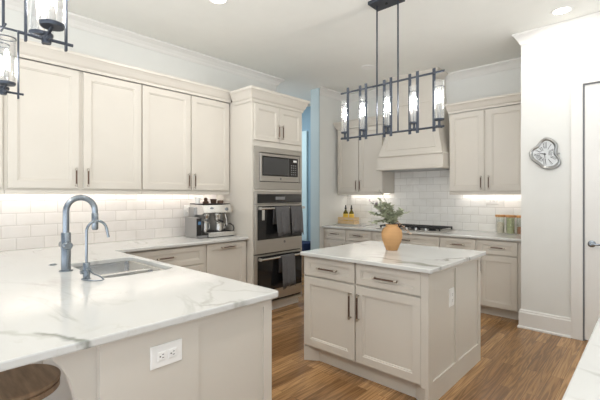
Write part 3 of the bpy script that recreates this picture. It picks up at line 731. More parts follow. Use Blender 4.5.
def branch(tip, label, nl, L, w, lm, group=None, mid=0.06, start=0.35, kind='olive_branch', cat='branch', spread=0.9):
    base = Vector((VX + random.uniform(-.012, .012), VY + random.uniform(-.012, .012), CT + 0.06)); tip = Vector(tip)
    neck = Vector((VX + random.uniform(-.026, .026), VY + random.uniform(-.026, .026), CT + 0.215))
    pts = []
    for k in range(15):
        s = k / 14
        c1 = neck + Vector((0, 0, mid))
        if s < 0.3: pts.append(base.lerp(neck, s / 0.3))
        else:
            q = (s - 0.3) / 0.7
            pts.append(neck * (1 - q) ** 2 + c1 * 2 * q * (1 - q) + tip * q * q)
    t = thing(kind, label, cat, tuple(base), group)
    MB().tube(pts, [0.0028 - 0.0018 * k / 14 for k in range(15)], 6).build('stem', M['stem'], t)
    b = MB()
    for k in range(nl):
        s = start + (1 - start) * (k + random.random() * 0.6) / nl
        i = min(13, int(s * 14)); p = pts[i].lerp(pts[i + 1], s * 14 - i)
        ax = (pts[i + 1] - pts[i]).normalized()
        a = random.uniform(0, 2 * PI)
        side = Vector((math.cos(a), math.sin(a), random.uniform(-.3, .5)))
        d = ax * random.uniform(0.3, 0.8) + side * spread
        leaf(b, p, d, L * random.uniform(0.7, 1.15), w * random.uniform(0.75, 1.15), Vector((random.uniform(-.4, .4), random.uniform(-.4, .4), 1)))
    b.build('leaves', M[lm], t)
    return t
BG = 'branches in the terracotta vase'
branch((-1.80, 2.80, 1.340), 'mauve-tipped branch leaning far left out of the vase', 24, 0.050, 0.011, 'leafp', BG, 0.10)
branch((-1.735, 2.86, 1.435), 'thin bare twig rising highest from the vase', 5, 0.03, 0.006, 'leaf', BG, 0.12, 0.75)
branch((-1.56, 3.03, 1.235), 'broad-leaved branch leaning right out of the vase', 20, 0.062, 0.016, 'leaf', BG, 0.08, 0.45)
branch((-1.54, 3.03, 1.06), 'pale blossom spray drooping right of the vase', 44, 0.022, 0.011, 'bloss', BG, 0.12, 0.5, 'blossom_spray', 'blossom', 1.2)
LB = 'grey-green olive branch in the middle of the bunch in the vase'
for tip in ((-1.72, 2.86, 1.35), (-1.795, 2.80, 1.235), (-1.68, 2.91, 1.31), (-1.775, 2.83, 1.15), (-1.60, 3.0, 1.255), (-1.74, 2.85, 1.29), (-1.70, 2.89, 1.24), (-1.76, 2.83, 1.31), (-1.65, 2.95, 1.22)):
    branch(tip, LB, 52, 0.052, 0.015, 'leaf', BG, 0.07, 0.36)

# ------------------------------------------------------------------ hood wall: base cabinets, worktop
YF = 4.68
fb = Fr((0, YF, 0), (1, 0, 0), (0, -1, 0))
def base_unit(x0, x1, label, drawers, doors):
    t = thing('base_cabinet', label, 'cabinet', ((x0 + x1) / 2, 5.0, 0), 'base cabinets under the hood wall counter')
    MB().box(x0, x1, YF, YB - 0.01, 0.10, CU).box(x0, x1, YF + 0.07, YB - 0.02, 0, 0.10).build('body', M['paint'], t)
    for a, c, z0, z1, hl in drawers: door(t, fb, a, c, z0, z1, 0.001, hz=(z0 + z1) / 2 + 0.005, horiz=True, hl=hl, fw=0.042, name='drawer')
    for a, c, s in doors: door(t, fb, a, c, 0.115, 0.698, 0.001, s, 0.575, 0.17, fw=0.058)
    return t
base_unit(XS + 0.002, -2.951, 'greige base cabinet at the left end under the oil bottles', [(-3.80, -3.41, 0.715, 0.868, 0.17), (-3.385, -2.965, 0.715, 0.868, 0.17)], [(-3.80, -3.41, 'r'), (-3.385, -2.965, 'l')])
base_unit(-2.95, -1.951, 'greige base cabinet below the gas cooktop', [(-2.93, -1.97, 0.715, 0.868, 0.2), (-2.93, -1.97, 0.42, 0.70, 0.2), (-2.93, -1.97, 0.115, 0.405, 0.2)], [])
base_unit(-1.95, XC - 0.002, 'greige base cabinet at the right end under the canisters', [(-1.935, -1.535, 0.715, 0.868, 0.17), (-1.498, -1.098, 0.715, 0.868, 0.17)], [(-1.935, -1.535, 'r'), (-1.498, -1.098, 'l')])
o = slab('countertop', [(XS + 0.001, 4.632), (XC - 0.001, 4.632), (XC - 0.001, YB - 0.009), (XS + 0.001, YB - 0.009)], None, CU, CT, M['marble'], (-2.45, 5.0, CU))
tag(o, 'long white marble countertop under the range hood', 'countertop', 'marble countertops')

# uppers on the hood wall
YU = 4.985
fu = Fr((0, YU, 0), (1, 0, 0), (0, -1, 0))
def hood_upper(x0, x1, doors, label):
    t = thing('upper_cabinet', label, 'cabinet', ((x0 + x1) / 2, YB - 0.15, 1.41), 'wall cabinets beside the range hood')
    MB().box(x0, x1, YU, YB - 0.001, 1.43, 2.452).build('body', M['paint'], t)
    MB().box(x0, x1, YU - 0.008, YU + 0.02, 1.397, 1.4295).build('light_rail', M['paint'], t, bevel=0.003)
    for a, c, s in doors: door(t, fu, a, c, 1.442, 2.44, 0.001, s, 1.545, 0.17)
    return t
hu1 = hood_upper(-3.80, -2.955, [(-3.79, -3.385, 'r'), (-3.37, -2.962, 'l')], 'greige two-door upper cabinet left of the range hood')
hu2 = hood_upper(-1.965, -1.075, [(-1.958, -1.535, 'r'), (-1.505, -1.082, 'l')], 'greige two-door upper cabinet right of the range hood, by the clock wall')
ph = [(0, 2.453), (0.014, 2.453), (0.018, 2.475), (0.03, 2.487), (0.05, 2.53), (0.064, 2.548), (0.070, 2.548), (0.070, 2.572), (0, 2.572)]
b = MB().prism(Fr((0, YU - 0.012, 0), (1, 0, 0), (0, -1, 0)), ph, -3.80, -2.955, -0.5, 0.6)
b.box(-3.80, -2.955, YU - 0.012, YB - 0.001, 2.548, 2.571)
b.prism(Fr((-2.955, 0, 0), (0, 1, 0), (1, 0, 0)), ph, YU - 0.012, YB - 0.001, -1, 0)
b.build('crown', M['paint'], hu1)
b = MB().prism(Fr((0, YU - 0.012, 0), (1, 0, 0), (0, -1, 0)), ph, -1.965, -1.075, -0.5, 0)
b.box(-1.965, -1.075, YU - 0.012, YB - 0.001, 2.548, 2.571)
b.build('crown', M['paint'], hu2)

# range hood
t = thing('range_hood', 'large greige wooden range hood with a tapered chimney, over the cooktop', 'range hood', (-2.46, YB - 0.2, 1.745))
xc = -2.46
def ring(hw, yf, z): return [Vector((xc - hw, YB - 0.001, z)), Vector((xc - hw, yf, z)), Vector((xc + hw, yf, z)), Vector((xc + hw, YB - 0.001, z))]
MB().loops([ring(0.484, 4.80, 1.775), ring(0.484, 4.80, 1.925), ring(0.478, 4.806, 1.93)]).build('band', M['paint'], t)
MB().loops([ring(0.490, 4.775, 1.745), ring(0.490, 4.772, 1.75), ring(0.490, 4.772, 1.765), ring(0.484, 4.785, 1.775)]).build('bottom_lip', M['paint'], t)
MB().loops([ring(0.480, 4.79, 1.928), ring(0.486, 4.782, 1.935), ring(0.486, 4.782, 1.948), ring(0.472, 4.80, 1.955)]).build('belt', M['paint'], t)
prof = [(0.470, 4.81, 1.955), (0.415, 4.855, 2.15), (0.375, 4.89, 2.33), (0.345, 4.915, 2.50), (0.322, 4.935, 2.70), (0.312, 4.945, 2.85), (0.312, 4.945, H - 0.002)]
MB().loops([ring(*p) for p in prof]).build('chimney', M['paint'], t)
# raised trapezoid moulding on the sloping front
def hp(s, z, off):   # point on the front surface at height z
    for (h0, y0, z0), (h1, y1, z1) in zip(prof, prof[1:]):
        if z0 <= z <= z1:
            k = (z - z0) / (z1 - z0); return Vector((xc + s * (h0 + (h1 - h0) * k - off), y0 + (y1 - y0) * k, z))
b = MB()
rail = lambda p, q: b.tube([p, q], 0.010, 6)
zs = [2.03, 2.15, 2.33, 2.50, 2.66]
for s in (-1, 1):
    b.tube([hp(s, z, 0.075) for z in zs], 0.009, 6)
b.tube([hp(-1, 2.03, 0.075), hp(1, 2.03, 0.075)], 0.009, 6); b.tube([hp(-1, 2.66, 0.075), hp(1, 2.66, 0.075)], 0.009, 6)
b.build('panel_moulding', M['paint'], t)
MB().box(xc - 0.42, xc + 0.42, 4.84, 5.26, 1.738, 1.746).build('filter', M['graysteel'], t)
b = MB()
pcr = [(n, z) for n, z in crown_prof(0, H - 0.003, 0.10, 0.07)]
b.prism(Fr((0, 4.945, 0), (1, 0, 0), (0, -1, 0)), pcr, xc - 0.312, xc + 0.312, -1, 1)
b.prism(Fr((xc + 0.312, 0, 0), (0, 1, 0), (1, 0, 0)), pcr, 4.945, YB - 0.1, -1, 0)
b.prism(Fr((xc - 0.312, 0, 0), (0, 1, 0), (-1, 0, 0)), pcr, 4.945, YB - 0.1, -1, 0)
b.build('crown', M['paint'], t)

# gas cooktop
t = thing('gas_cooktop', 'black gas cooktop with cast-iron grates, under the range hood', 'cooktop', (-2.46, 4.97, CT))
KX0, KX1, KY0, KY1 = -2.905, -1.99, 4.70, 5.22
MB().box(KX0, KX1, KY0, KY1, CT + 0.0005, CT + 0.012).build('hob_plate', M['steel'], t, bevel=0.004)
for k in range(3):
    x0 = KX0 + 0.02 + k * 0.295; x1 = x0 + 0.285
    b = MB(); z0, z1 = CT + 0.038, CT + 0.052; y0, y1 = KY0 + 0.085, KY1 - 0.02
    for x in (x0, x1 - 0.014, (x0 + x1) / 2 - 0.007): b.box(x, x + 0.014, y0, y1, z0, z1)
    for y in (y0, y1 - 0.014, (y0 + y1) / 2 - 0.007, y0 + 0.10, y1 - 0.11): b.box(x0, x1, y, y + 0.014, z0, z1)
    for x in (x0, x1 - 0.016):
        for y in (y0, y1 - 0.016): b.box(x, x + 0.016, y, y + 0.016, CT + 0.012, z0)
    b.build('grate', M['cast'], t)
for x, y, r in ((KX0 + 0.16, KY0 + 0.18, 0.035), (KX0 + 0.16, KY1 - 0.13, 0.042), (-2.447, 4.98, 0.05), (KX1 - 0.16, KY0 + 0.18, 0.042), (KX1 - 0.16, KY1 - 0.13, 0.035)):
    MB().lathe((x, y, CT + 0.012), [(0, 0), (r * 1.15, 0), (r * 1.15, 0.008), (r, 0.012), (r, 0.02), (0, 0.022)], 18).build('burner', M['black'], t)
for k in range(5):
    MB().lathe((-2.72 + k * 0.135, KY0 + 0.045, CT + 0.012), [(0, 0), (0.022, 0), (0.022, 0.004), (0.018, 0.008), (0.016, 0.032), (0, 0.034)], 16).build('knob', M['steelp'], t)

# canisters
def canister(x, y, fill, cm, label, r=0.047, h=0.205):
    t = thing('canister', label, 'canister', (x, y, CT), 'wood-lidded canisters by the clock wall')
    MB().lathe((x, y, CT), [(r, 0.001), (r + 0.001, 0.01), (r + 0.001, h), (r - 0.002, h), (r - 0.003, 0.012), (0.0, 0.008), (0.0, 0.001)], 28, False).build('jar', M['jar'], t)
    MB().lathe((x, y, CT + 0.010), [(0, 0), (r - 0.004, 0), (r - 0.004, fill), (r * 0.5, fill + 0.004), (0, fill + 0.005)], 24).build('contents', M[cm], t)
    MB().lathe((x, y, CT + h), [(0, 0), (r + 0.007, 0), (r + 0.0095, 0.004), (r + 0.0095, 0.024), (r + 0.007, 0.028), (0, 0.028)], 28).build('lid', M['lid'], t)
canister(-1.40, 5.15, 0.125, 'grain', 'glass canister of pale grain with a wooden lid, leftmost of the canisters')
canister(-1.285, 5.15, 0.185, 'herb', 'glass canister of green contents with a wooden lid, middle one of three')
canister(-1.170, 5.15, 0.08, 'spice', 'glass canister of brown contents, half hidden by the clock wall')

# oil bottles in a slatted tray on a board
o = MB().box(-3.80, -3.30, 4.93, 5.17, CT + 0.0005, CT + 0.016).build('serving_board', M['marble'], None, (-3.55, 5.05, CT), 0.004)
tag(o, 'thin white marble board under the wooden bottle crate', 'board')
zt = CT + 0.0165
t = thing('bottle_crate', 'small pale wooden slatted crate holding two bottles, left of the cooktop', 'crate', (-3.63, 5.05, zt))
x0, x1, y0, y1 = -3.79, -3.475, 4.975, 5.125
MB().box(x0, x1, y0, y1, zt, zt + 0.008).build('bottom', M['wood'], t)
for k in range(2):
    z0 = zt + 0.009 + k * 0.052
    for a in ((x0, x1, y0, y0 + 0.008), (x0, x1, y1 - 0.008, y1), (x0, x0 + 0.008, y0 + 0.008, y1 - 0.008), (x1 - 0.008, x1, y0 + 0.008, y1 - 0.008)):
        MB().box(*a, z0, z0 + 0.044).build('slat', M['wood'], t, bevel=0.002)
for x in (x0 + 0.008, x1 - 0.02):
    for y in (y0 + 0.0085, y1 - 0.0205): MB().box(x, x + 0.012, y, y + 0.012, zt + 0.008, zt + 0.105).build('corner_block', M['wood'], t)
for x, lb in ((-3.685, 'dark oil bottle with a yellow label, left one in the wooden crate'), (-3.57, 'dark oil bottle with a yellow label, right one in the wooden crate')):
    t = thing('oil_bottle', lb, 'bottle', (x, 5.045, zt + 0.0085), 'bottles in the wooden crate')
    g = zt + 0.0085
    MB().lathe((x, 5.045, g), [(0, 0), (0.036, 0), (0.040, 0.006), (0.040, 0.155), (0.036, 0.175), (0.018, 0.205), (0.014, 0.215), (0.014, 0.24), (0, 0.24)], 20).build('glass_body', M['oil'], t)
    MB().lathe((x, 5.045, g + 0.025), [(0.0405, 0), (0.0412, 0.001), (0.0412, 0.128), (0.0405, 0.129)], 20, False).build('label_band', M['label'], t)
    MB().lathe((x, 5.045, g + 0.23), [(0, 0), (0.018, 0), (0.018, 0.018), (0.012, 0.022), (0.009, 0.062), (0, 0.064)], 14).build('cap', M['cap'], t)
outlet(Fr((0, YB - 0.008, 0), (1, 0, 0), (0, -1, 0)), -1.54, 1.315, 0.0005, 'white outlet on the hood wall tiles above the canisters', True, 0.155, 0.085)
outlet(LW, 2.36, 1.205, XL + 0.0085, 'white outlet on the left wall tiles behind the espresso machine', False)

# ------------------------------------------------------------------ espresso machine
t = thing('espresso_machine', 'stainless espresso machine on the left counter beside the oven cabinet', 'espresso machine', (-3.76, 2.51, CT))
E0, E1 = 2.325, 2.715; z = CT
MB().box(-3.93, -3.80, E0, E1, z + 0.02, z + 0.34).build('rear_housing', M['graysteel'], t, bevel=0.008)
b = MB().loops([[Vector((x, y, zz)) for x, zz in ((-3.935, z + 0.26), (-3.69, z + 0.255), (-3.635, z + 0.275), (-3.655, z + 0.365), (-3.935, z + 0.37))] for y in (E0 + 0.02, E1 + 0.005)])
hd = b.build('head', M['steelp'], t, bevel=0.006)
MB().box(-3.934, -3.66, E0 + 0.025, E1, z + 0.371, z + 0.380).build('cup_tray', M['cast'], hd)
b = MB()
for y0, y1, z0, z1 in ((E0, E1, z + 0.008, z + 0.058),): b.box(-3.80, -3.60, y0 + 0.06, y1 + 0.03, z0, z1)
dt = b.build('drip_tray', M['steelp'], t, bevel=0.006)
b = MB()
for k in range(11): b.box(-3.79, -3.615, E0 + 0.08 + k * 0.031, E0 + 0.092 + k * 0.031, z + 0.0585, z + 0.062)
b.build('drip_grid', M['cast'], dt)
MB().box(-3.79, -3.62, E0 + 0.07, E1 + 0.02, z + 0.0005, z + 0.008).build('base_foot', M['rubber'], t)
MB().box(-3.90, -3.665, E0 - 0.06, E0 - 0.012, z + 0.003, z + 0.225).build('side_tank', M['graysteel'], t, bevel=0.004)
sp = MB().box(-3.664, -3.65, E0 - 0.058, E0 + 0.0, z + 0.03, z + 0.22).build('control_strip', M['black'], t, bevel=0.003)
MB().box(-3.6495, -3.648, E0 - 0.045, E0 - 0.012, z + 0.15, z + 0.185).build('display', M['screen'], sp)
MB().box(-3.70, -3.62, E0 - 0.055, E0 + 0.055, z + 0.001, z + 0.028).build('tray_lip', M['gray'], t, bevel=0.005)
gy = E0 + 0.245
for yy, rr in ((E0 + 0.10, 0.030), (gy, 0.036)):
    MB().lathe((-3.71, yy, z + 0.205), [(0, 0), (rr, 0), (rr, 0.02), (rr * 1.15, 0.03), (rr * 1.15, 0.053), (0, 0.053)], 20).build('group_head', M['steelp'], t)
pf = MB().lathe((-3.71, gy, z + 0.165), [(0, 0), (0.012, 0), (0.016, 0.014), (0.034, 0.02), (0.036, 0.04), (0, 0.04)], 20).build('portafilter', M['steelp'], t)
MB().tube([(-3.675, gy, z + 0.188), (-3.62, gy - 0.02, z + 0.186), (-3.545, gy - 0.045, z + 0.178)], [0.010, 0.012, 0.014], 10).build('handle', M['rubber'], pf)
MB().tube([(-3.69, E1 - 0.05, z + 0.25), (-3.675, E1 - 0.045, z + 0.20), (-3.665, E1 - 0.04, z + 0.12)], 0.006, 8).build('steam_wand', M['steelp'], t)
MB().tube([(-3.74, E1 - 0.03, z + 0.065), (-3.70, E1 - 0.03, z + 0.13), (-3.67, E1 + 0.005, z + 0.145), (-3.65, E1 + 0.035, z + 0.12), (-3.645, E1 + 0.045, z + 0.085), (-3.65, E1 + 0.035, z + 0.05)], 0.007, 8).build('hose', M['rubber'], t)
MB().lathe((-3.655, E1 - 0.06, z + 0.315), [(0, 0), (0.018, 0.002), (0.018, 0.022), (0, 0.024)], 18, axis='x').build('dial', M['satin'], t)
MB().lathe((-3.655, E0 + 0.13, z + 0.315), [(0, 0), (0.026, 0.002), (0.026, 0.010), (0, 0.011)], 22, axis='x').build('gauge', M['satin'], t)
# loose items on and under the machine
def pitcher(x, y, z0, r, h, label, m='steelp'):
    t = thing('milk_pitcher', label, 'pitcher', (x, y, z0), 'steel pitchers at the espresso machine')
    MB().lathe((x, y, z0), [(0, 0), (r, 0), (r * 1.04, h * 0.3), (r * 0.86, h * 0.75), (r * 0.95, h), (r * 0.90, h), (r * 0.8, h * 0.75), (r * 0.95, h * 0.3), (0, 0.006)], 22).build('body', M[m], t)
    MB().tube([(x + r * 0.3, y + r * 0.85, z0 + h * 0.85), (x + r * 0.4, y + r * 1.75, z0 + h * 0.78), (x + r * 0.4, y + r * 1.75, z0 + h * 0.3), (x + r * 0.35, y + r * 0.95, z0 + h * 0.2)], 0.005, 8).build('handle', M[m], t)
pitcher(-3.70, E0 + 0.255, z + 0.0625, 0.042, 0.098, 'round steel milk pitcher under the right group head')
pitcher(-3.72, E0 + 0.085, z + 0.0625, 0.030, 0.120, 'tall steel pitcher under the left group head')
o = MB().lathe((-3.77, E0 + 0.13, z + 0.3805), [(0, 0), (0.034, 0), (0.036, 0.012), (0.03, 0.02), (0.018, 0.03), (0.022, 0.055), (0.012, 0.066), (0, 0.068)], 20).build('tamper', M['pewter'], None, (-3.77, E0 + 0.13, z + 0.3805))
tag(o, 'dark coffee tamper on top of the espresso machine', 'tamper')
o = MB().lathe((-3.77, E0 + 0.235, z + 0.3805), [(0, 0), (0.030, 0), (0.038, 0.05), (0.034, 0.05), (0.027, 0.006), (0, 0.006)], 20).build('cup', M['pewter'], None, (-3.77, E0 + 0.235, z + 0.3805))
tag(o, 'dark metal cup in the middle of the espresso machine top', 'cup')
o = MB().lathe((-3.76, E0 + 0.325, z + 0.3805), [(0, 0), (0.036, 0), (0.036, 0.026), (0.030, 0.034), (0, 0.036)], 20).build('dosing_funnel', M['pewter'], None, (-3.76, E0 + 0.325, z + 0.3805))
tag(o, 'low round metal dosing ring on the right of the machine top', 'coffee tool')
o = MB().lathe((-3.80, E0 + 0.04, z + 0.3805), [(0, 0), (0.026, 0), (0.034, 0.07), (0.031, 0.07), (0.024, 0.006), (0, 0.006)], 20).build('cup', M['plate'], None, (-3.80, E0 + 0.04, z + 0.3805))
tag(o, 'white cup at the left end of the espresso machine top', 'cup')

# ------------------------------------------------------------------ warped wall clock
OUT = [(-0.787, 1.968), (-0.745, 1.949), (-0.709, 1.908), (-0.698, 1.87), (-0.703, 1.828), (-0.698, 1.784), (-0.678, 1.74), (-0.672, 1.703), (-0.698, 1.667), (-0.74, 1.648), (-0.782, 1.643), (-0.825, 1.657), (-0.868, 1.695), (-0.913, 1.736), (-0.941, 1.783), (-0.944, 1.828), (-0.924, 1.865), (-0.885, 1.893), (-0.852, 1.935), (-0.819, 1.963)]
CC = Vector((-0.807, 1.802))
def smooth_loop(p, n=3):
    p = [Vector(q) for q in p]; out = []
    k = len(p)
    for i in range(k):
        a, b_, c, d = p[i - 1], p[i], p[(i + 1) % k], p[(i + 2) % k]
        for j in range(n):
            s = j / n
            out.append(0.5 * ((2 * b_) + (c - a) * s + (2 * a - 5 * b_ + 4 * c - d) * s * s + (3 * b_ - a - 3 * c + d) * s ** 3))
    return out
ol = smooth_loop(OUT)
cg = sum(ol, Vector((0, 0))) / len(ol)
def inset(k): return [p + (cg - p).normalized() * k for p in ol]
t = thing('wall_clock', 'warped silver wall clock with roman numerals, on the white wall by the door', 'clock', (-0.81, YC, 1.64))
def cl(loop, n): return [Vector((p.x, YC - n, p.y)) for p in loop]
b = MB().loops([cl(inset(0.006), 0.001), cl(ol, 0.006), cl(ol, 0.030), cl(inset(0.006), 0.040), cl(inset(0.018), 0.043), cl(inset(0.028), 0.038), cl(inset(0.033), 0.030)], True, True, True)
b.build('case', M['silver'], t)
b = MB().loops([cl(inset(0.034), 0.0302), cl(inset(0.034), 0.0315)])
b.build('dial', M['dial'], t)
nm = MB()
def stroke(p, q, w):
    d = (q - p); s = Vector((-d.y, d.x)).normalized() * w / 2
    L = [p + s, q + s, q - s, p - s]
    nm.loops([cl(L, 0.0316), cl(L, 0.0325)])
rom = ['XII', 'I', 'II', 'III', 'IV', 'V', 'VI', 'VII', 'VIII', 'IX', 'X', 'XI']
il = inset(0.040)
for k, txt in enumerate(rom):
    a = PI / 2 - 2 * PI * k / 12
    d = Vector((math.cos(a), math.sin(a)))
    # distance to the inner border along d
    best = None
    for i in range(len(il)):
        p, q = il[i], il[(i + 1) % len(il)]; e = q - p
        den = d.x * e.y - d.y * e.x
        if abs(den) < 1e-9: continue
        w = p - CC
        tt = (w.x * e.y - w.y * e.x) / den; uu = (w.x * d.y - w.y * d.x) / den
        if tt > 0 and 0 <= uu <= 1: best = tt if best is None else min(best, tt)
    R1 = best * 0.96; R0 = best * 0.46
    s = Vector((d.y, -d.x))
    adv = {'I': 0.010, 'V': 0.017, 'X': 0.017}
    tot = sum(adv[c] for c in txt); x = -tot / 2
    for c in txt:
        wd = adv[c]; m0 = x + wd / 2
        P = lambda a_, r_: CC + d * r_ + s * a_
        if c == 'I': stroke(P(m0, R0), P(m0, R1), 0.004)
        if c == 'V': stroke(P(m0 - 0.006, R1), P(m0, R0), 0.004); stroke(P(m0 + 0.006, R1), P(m0, R0), 0.002)
        if c == 'X': stroke(P(m0 - 0.006, R1), P(m0 + 0.006, R0), 0.004); stroke(P(m0 + 0.006, R1), P(m0 - 0.006, R0), 0.002)
        x += wd
nm.build('numerals', M['ink'], t)
def hand(p, q, w, nm_):
    d = (q - p).normalized(); s = Vector((-d.y, d.x)) * w
    L = [p - d * 0.012 + s * 0.5, p + s, q + s * 0.3, q - s * 0.3, p - s, p - d * 0.012 - s * 0.5]
    MB().loops([cl(L, 0.033), cl(L, 0.035)]).build(nm_, M['ink'], t)
hand(CC, Vector((-0.852, 1.812)), 0.006, 'hour_hand')
hand(CC, Vector((-0.803, 1.735)), 0.0035, 'minute_hand')
MB().lathe((CC.x, YC - 0.0315, CC.y), [(0, 0), (0.009, 0), (0.009, -0.005), (0, -0.006)], 16, axis='y').build('hub', M['ink'], t)
MB().lathe((-0.684, YC - 0.02, 1.80), [(0, -0.022), (0.007, -0.022), (0.009, -0.008), (0.009, 0.0), (0.005, 0.003), (0, 0.003)], 14, axis='x').build('crown_knob', M['silver'], t)

# ------------------------------------------------------------------ lights: linear fixture over the island
def light_tube(root, x, y, z0, h=0.297, r=0.037, sl=0.125, ring_dz=0.045, gm='glassseed'):
    d = MB().lathe((x, y, z0), [(0, -0.004), (r * 0.95, -0.004), (r * 1.02, 0.002), (r * 1.02, 0.008), (r * 0.7, 0.010), (0.012, 0.012), (0, 0.012)], 20).build('holder', M['iron'], root)
    MB().lathe((x, y, z0 + 0.010), [(0, 0), (0.011, 0), (0.011, sl), (0, sl)], 12).build('candle_sleeve', M['filament'], root)
    MB().lathe((x, y, z0 + sl + 0.010), [(0, 0), (0.008, 0.0), (0.013, 0.02), (0.0145, 0.045), (0.011, 0.075), (0.005, 0.098), (0, 0.104)], 14).build('bulb', M['bulb'], root)
    MB().lathe((x, y, z0 + 0.009), [(r, 0), (r, h), (r - 0.003, h), (r - 0.003, 0)], 28, False).build('glass_shade', M[gm], root)
    MB().lathe((x, y, z0 + h - ring_dz), [(r + 0.0005, 0), (r + 0.003, 0), (r + 0.003, 0.005), (r + 0.0005, 0.005)], 28, False).build('collar_ring', M['iron'], root)
CY = 2.92
t = thing('linear_chandelier', 'long dark iron five-light chandelier over the island', 'chandelier', (-1.69, CY, 3.05))
MB().box(-1.835, -1.565, CY - 0.085, CY + 0.085, 3.052, H).build('canopy', M['iron'], t, bevel=0.003)
MB().lathe((-1.70, CY, 3.052), [(0, -0.008), (0.010, -0.008), (0.012, 0), (0, 0)], 14).build('screw', M['cast'], t)
for x in (-1.793, -1.588):
    MB().tube([(x, CY, 1.93), (x, CY, 3.055)], 0.0072, 8).build('rod', M['iron'], t)
for zz, x0, x1 in ((2.354, -2.187, -1.190), (1.924, -2.187, -1.194)):
    MB().tube([(x0, CY, zz), (x1, CY, zz)], 0.0085, 8).build('crossbar', M['iron'], t)
LX = [-2.141, -1.934, -1.683, -1.442, -1.232]
for i, x in enumerate(LX):
    bars = [(0.036 if i else 0.042, -0.045)] if i == 0 else ([(-0.047, 0.045)] if i == 4 else [(-0.044, 0.045), (0.034, -0.045)])
    for dx, dy in bars:
        MB().box(x + dx - 0.0125, x + dx + 0.0125, CY + dy * 0.25 - 0.004, CY + dy * 0.25 + 0.004, 1.892, 2.395).build('upright', M['iron'], t, bevel=0.002)
    MB().tube([(x, CY - 0.05, 1.924), (x, CY + 0.05, 1.924)], 0.006, 6).build('stub', M['iron'], t)
    MB().lathe((x, CY, 1.915), [(0, 0), (0.014, 0), (0.016, 0.012), (0.010, 0.03), (0.010, 0.058), (0, 0.058)], 14).build('hub', M['iron'], t)
    light_tube(t, x, CY, 1.977)

# two lanterns of the same family over the peninsula
def pendant(px, py, label, dz, dd):
    t = thing('pendant_light', label, 'pendant light', (px, py, 3.05), 'dark iron pendants over the peninsula')
    MB().lathe((px, py, 3.055), [(0, 0), (0.065, 0), (0.065, 0.012), (0.06, 0.024), (0, 0.024)], 24).build('canopy', M['iron'], t)
    MB().tube([(px, py, 2.24), (px, py, 3.06)], 0.0065, 8).build('rod', M['iron'], t)
    for zz in (1.935 + dz, 2.238):
        MB().tube([(px, py - (0.085 if zz < 2 else 0.066), zz), (px, py + (0.085 if zz < 2 else 0.066), zz)], 0.006, 8).build('crossbar', M['iron'], t)
    MB().tube([(px - 0.06, py, 2.238), (px + 0.06, py, 2.238)], 0.005, 8).build('crossbar', M['iron'], t)
    for s in (-1, 1):
        MB().box(px - 0.008, px + 0.008, py + s * 0.062 - 0.004, py + s * 0.062 + 0.004, 1.908 + dz, 2.243).build('upright', M['iron'], t, bevel=0.002)
    MB().lathe((px, py, 1.918 + dz), [(0, 0), (0.014, 0), (0.017, 0.014), (0.010, 0.03), (0, 0.03)], 16).build('hub', M['iron'], t)
    MB().tube([(px - 0.04, py, 1.932 + dz), (px + 0.04, py, 1.932 + dz)], 0.007, 8).build('stub', M['iron'], t)
    for s, zz in ((1, 1.976 + dd), (-1, 1.972 + dd)):
        x = px + s * 0.055
        MB().tube([(px, py, 1.94 + dz), (x, py + s * 0.004, zz)], 0.006, 8).build('arm', M['iron'], t)
        light_tube(t, x, py + s * 0.004, zz, 0.230, 0.038, 0.06, 0.004, 'glass')
pendant(-1.600, 0.378, 'dark iron glass-cylinder pendant nearer the camera, cut off by the top edge', 0.010, 0.0)
pendant(-2.425, 0.385, 'dark iron glass-cylinder pendant at the left edge of the photo', -0.022, -0.035)

# recessed ceiling lamps
CANS = [(-0.62, 4.18, 'recessed ceiling lamp in front of the door, right of the chandelier'), (-2.755, 1.916, 'recessed ceiling lamp at the top edge, above the left cabinets'),
        (-2.76, 4.27, 'unlit recessed ceiling lamp behind the chandelier, near the passage'), (-0.62, 1.9, 'recessed ceiling lamp over the right-hand counter'), (-2.75, -0.35, 'recessed ceiling lamp over the seats of the peninsula'), (-0.62, -0.35, 'recessed ceiling lamp behind the viewpoint')]  # the last three are unseen, added for extra light
for x, y, lb in CANS:
    t = thing('recessed_light', lb, 'ceiling light', (x, y, H), 'recessed ceiling lamps')
    MB().lathe((x, y, H), [(0.068, -0.001), (0.088, -0.001), (0.086, -0.006), (0.070, -0.008), (0.064, -0.003)], 28, False).build('trim_ring', M['plate'], t)
    off = 'unlit' in lb
    MB().lathe((x, y, H - 0.004), [(0, 0.0015), (0.066, 0.0015), (0.066, -0.001), (0, -0.001)], 28).build('lens', M['plate' if off else 'lamp'], t)
    if off: continue
    ld = bpy.data.lights.new('lamp', 'AREA'); ld.shape = 'DISK'; ld.size = 0.13; ld.energy = CAN_W * (0.6 if y > 4 else 1); ld.color = (1.0, 0.97, 0.93)
    lo = bpy.data.objects.new('lamp', ld); COL.objects.link(lo); lo.parent = t; lo.location = (0, 0, -0.012)
# added lamp, unseen, that brightens the passage
t = thing('recessed_light', 'recessed ceiling lamp of the passage beyond the ovens, hidden from view', 'ceiling light', (-5.3, 4.2, H))
MB().lathe((-5.3, 4.2, H), [(0, -0.003), (0.08, -0.003), (0.08, -0.001), (0, -0.001)], 24).build('lens', M['lamp'], t)
ld = bpy.data.lights.new('lamp', 'AREA'); ld.shape = 'DISK'; ld.size = 0.15; ld.energy = 22; ld.color = (0.85, 0.94, 1.0)
lo = bpy.data.objects.new('lamp', ld); COL.objects.link(lo); lo.parent = t; lo.location = (0, 0, -0.012)

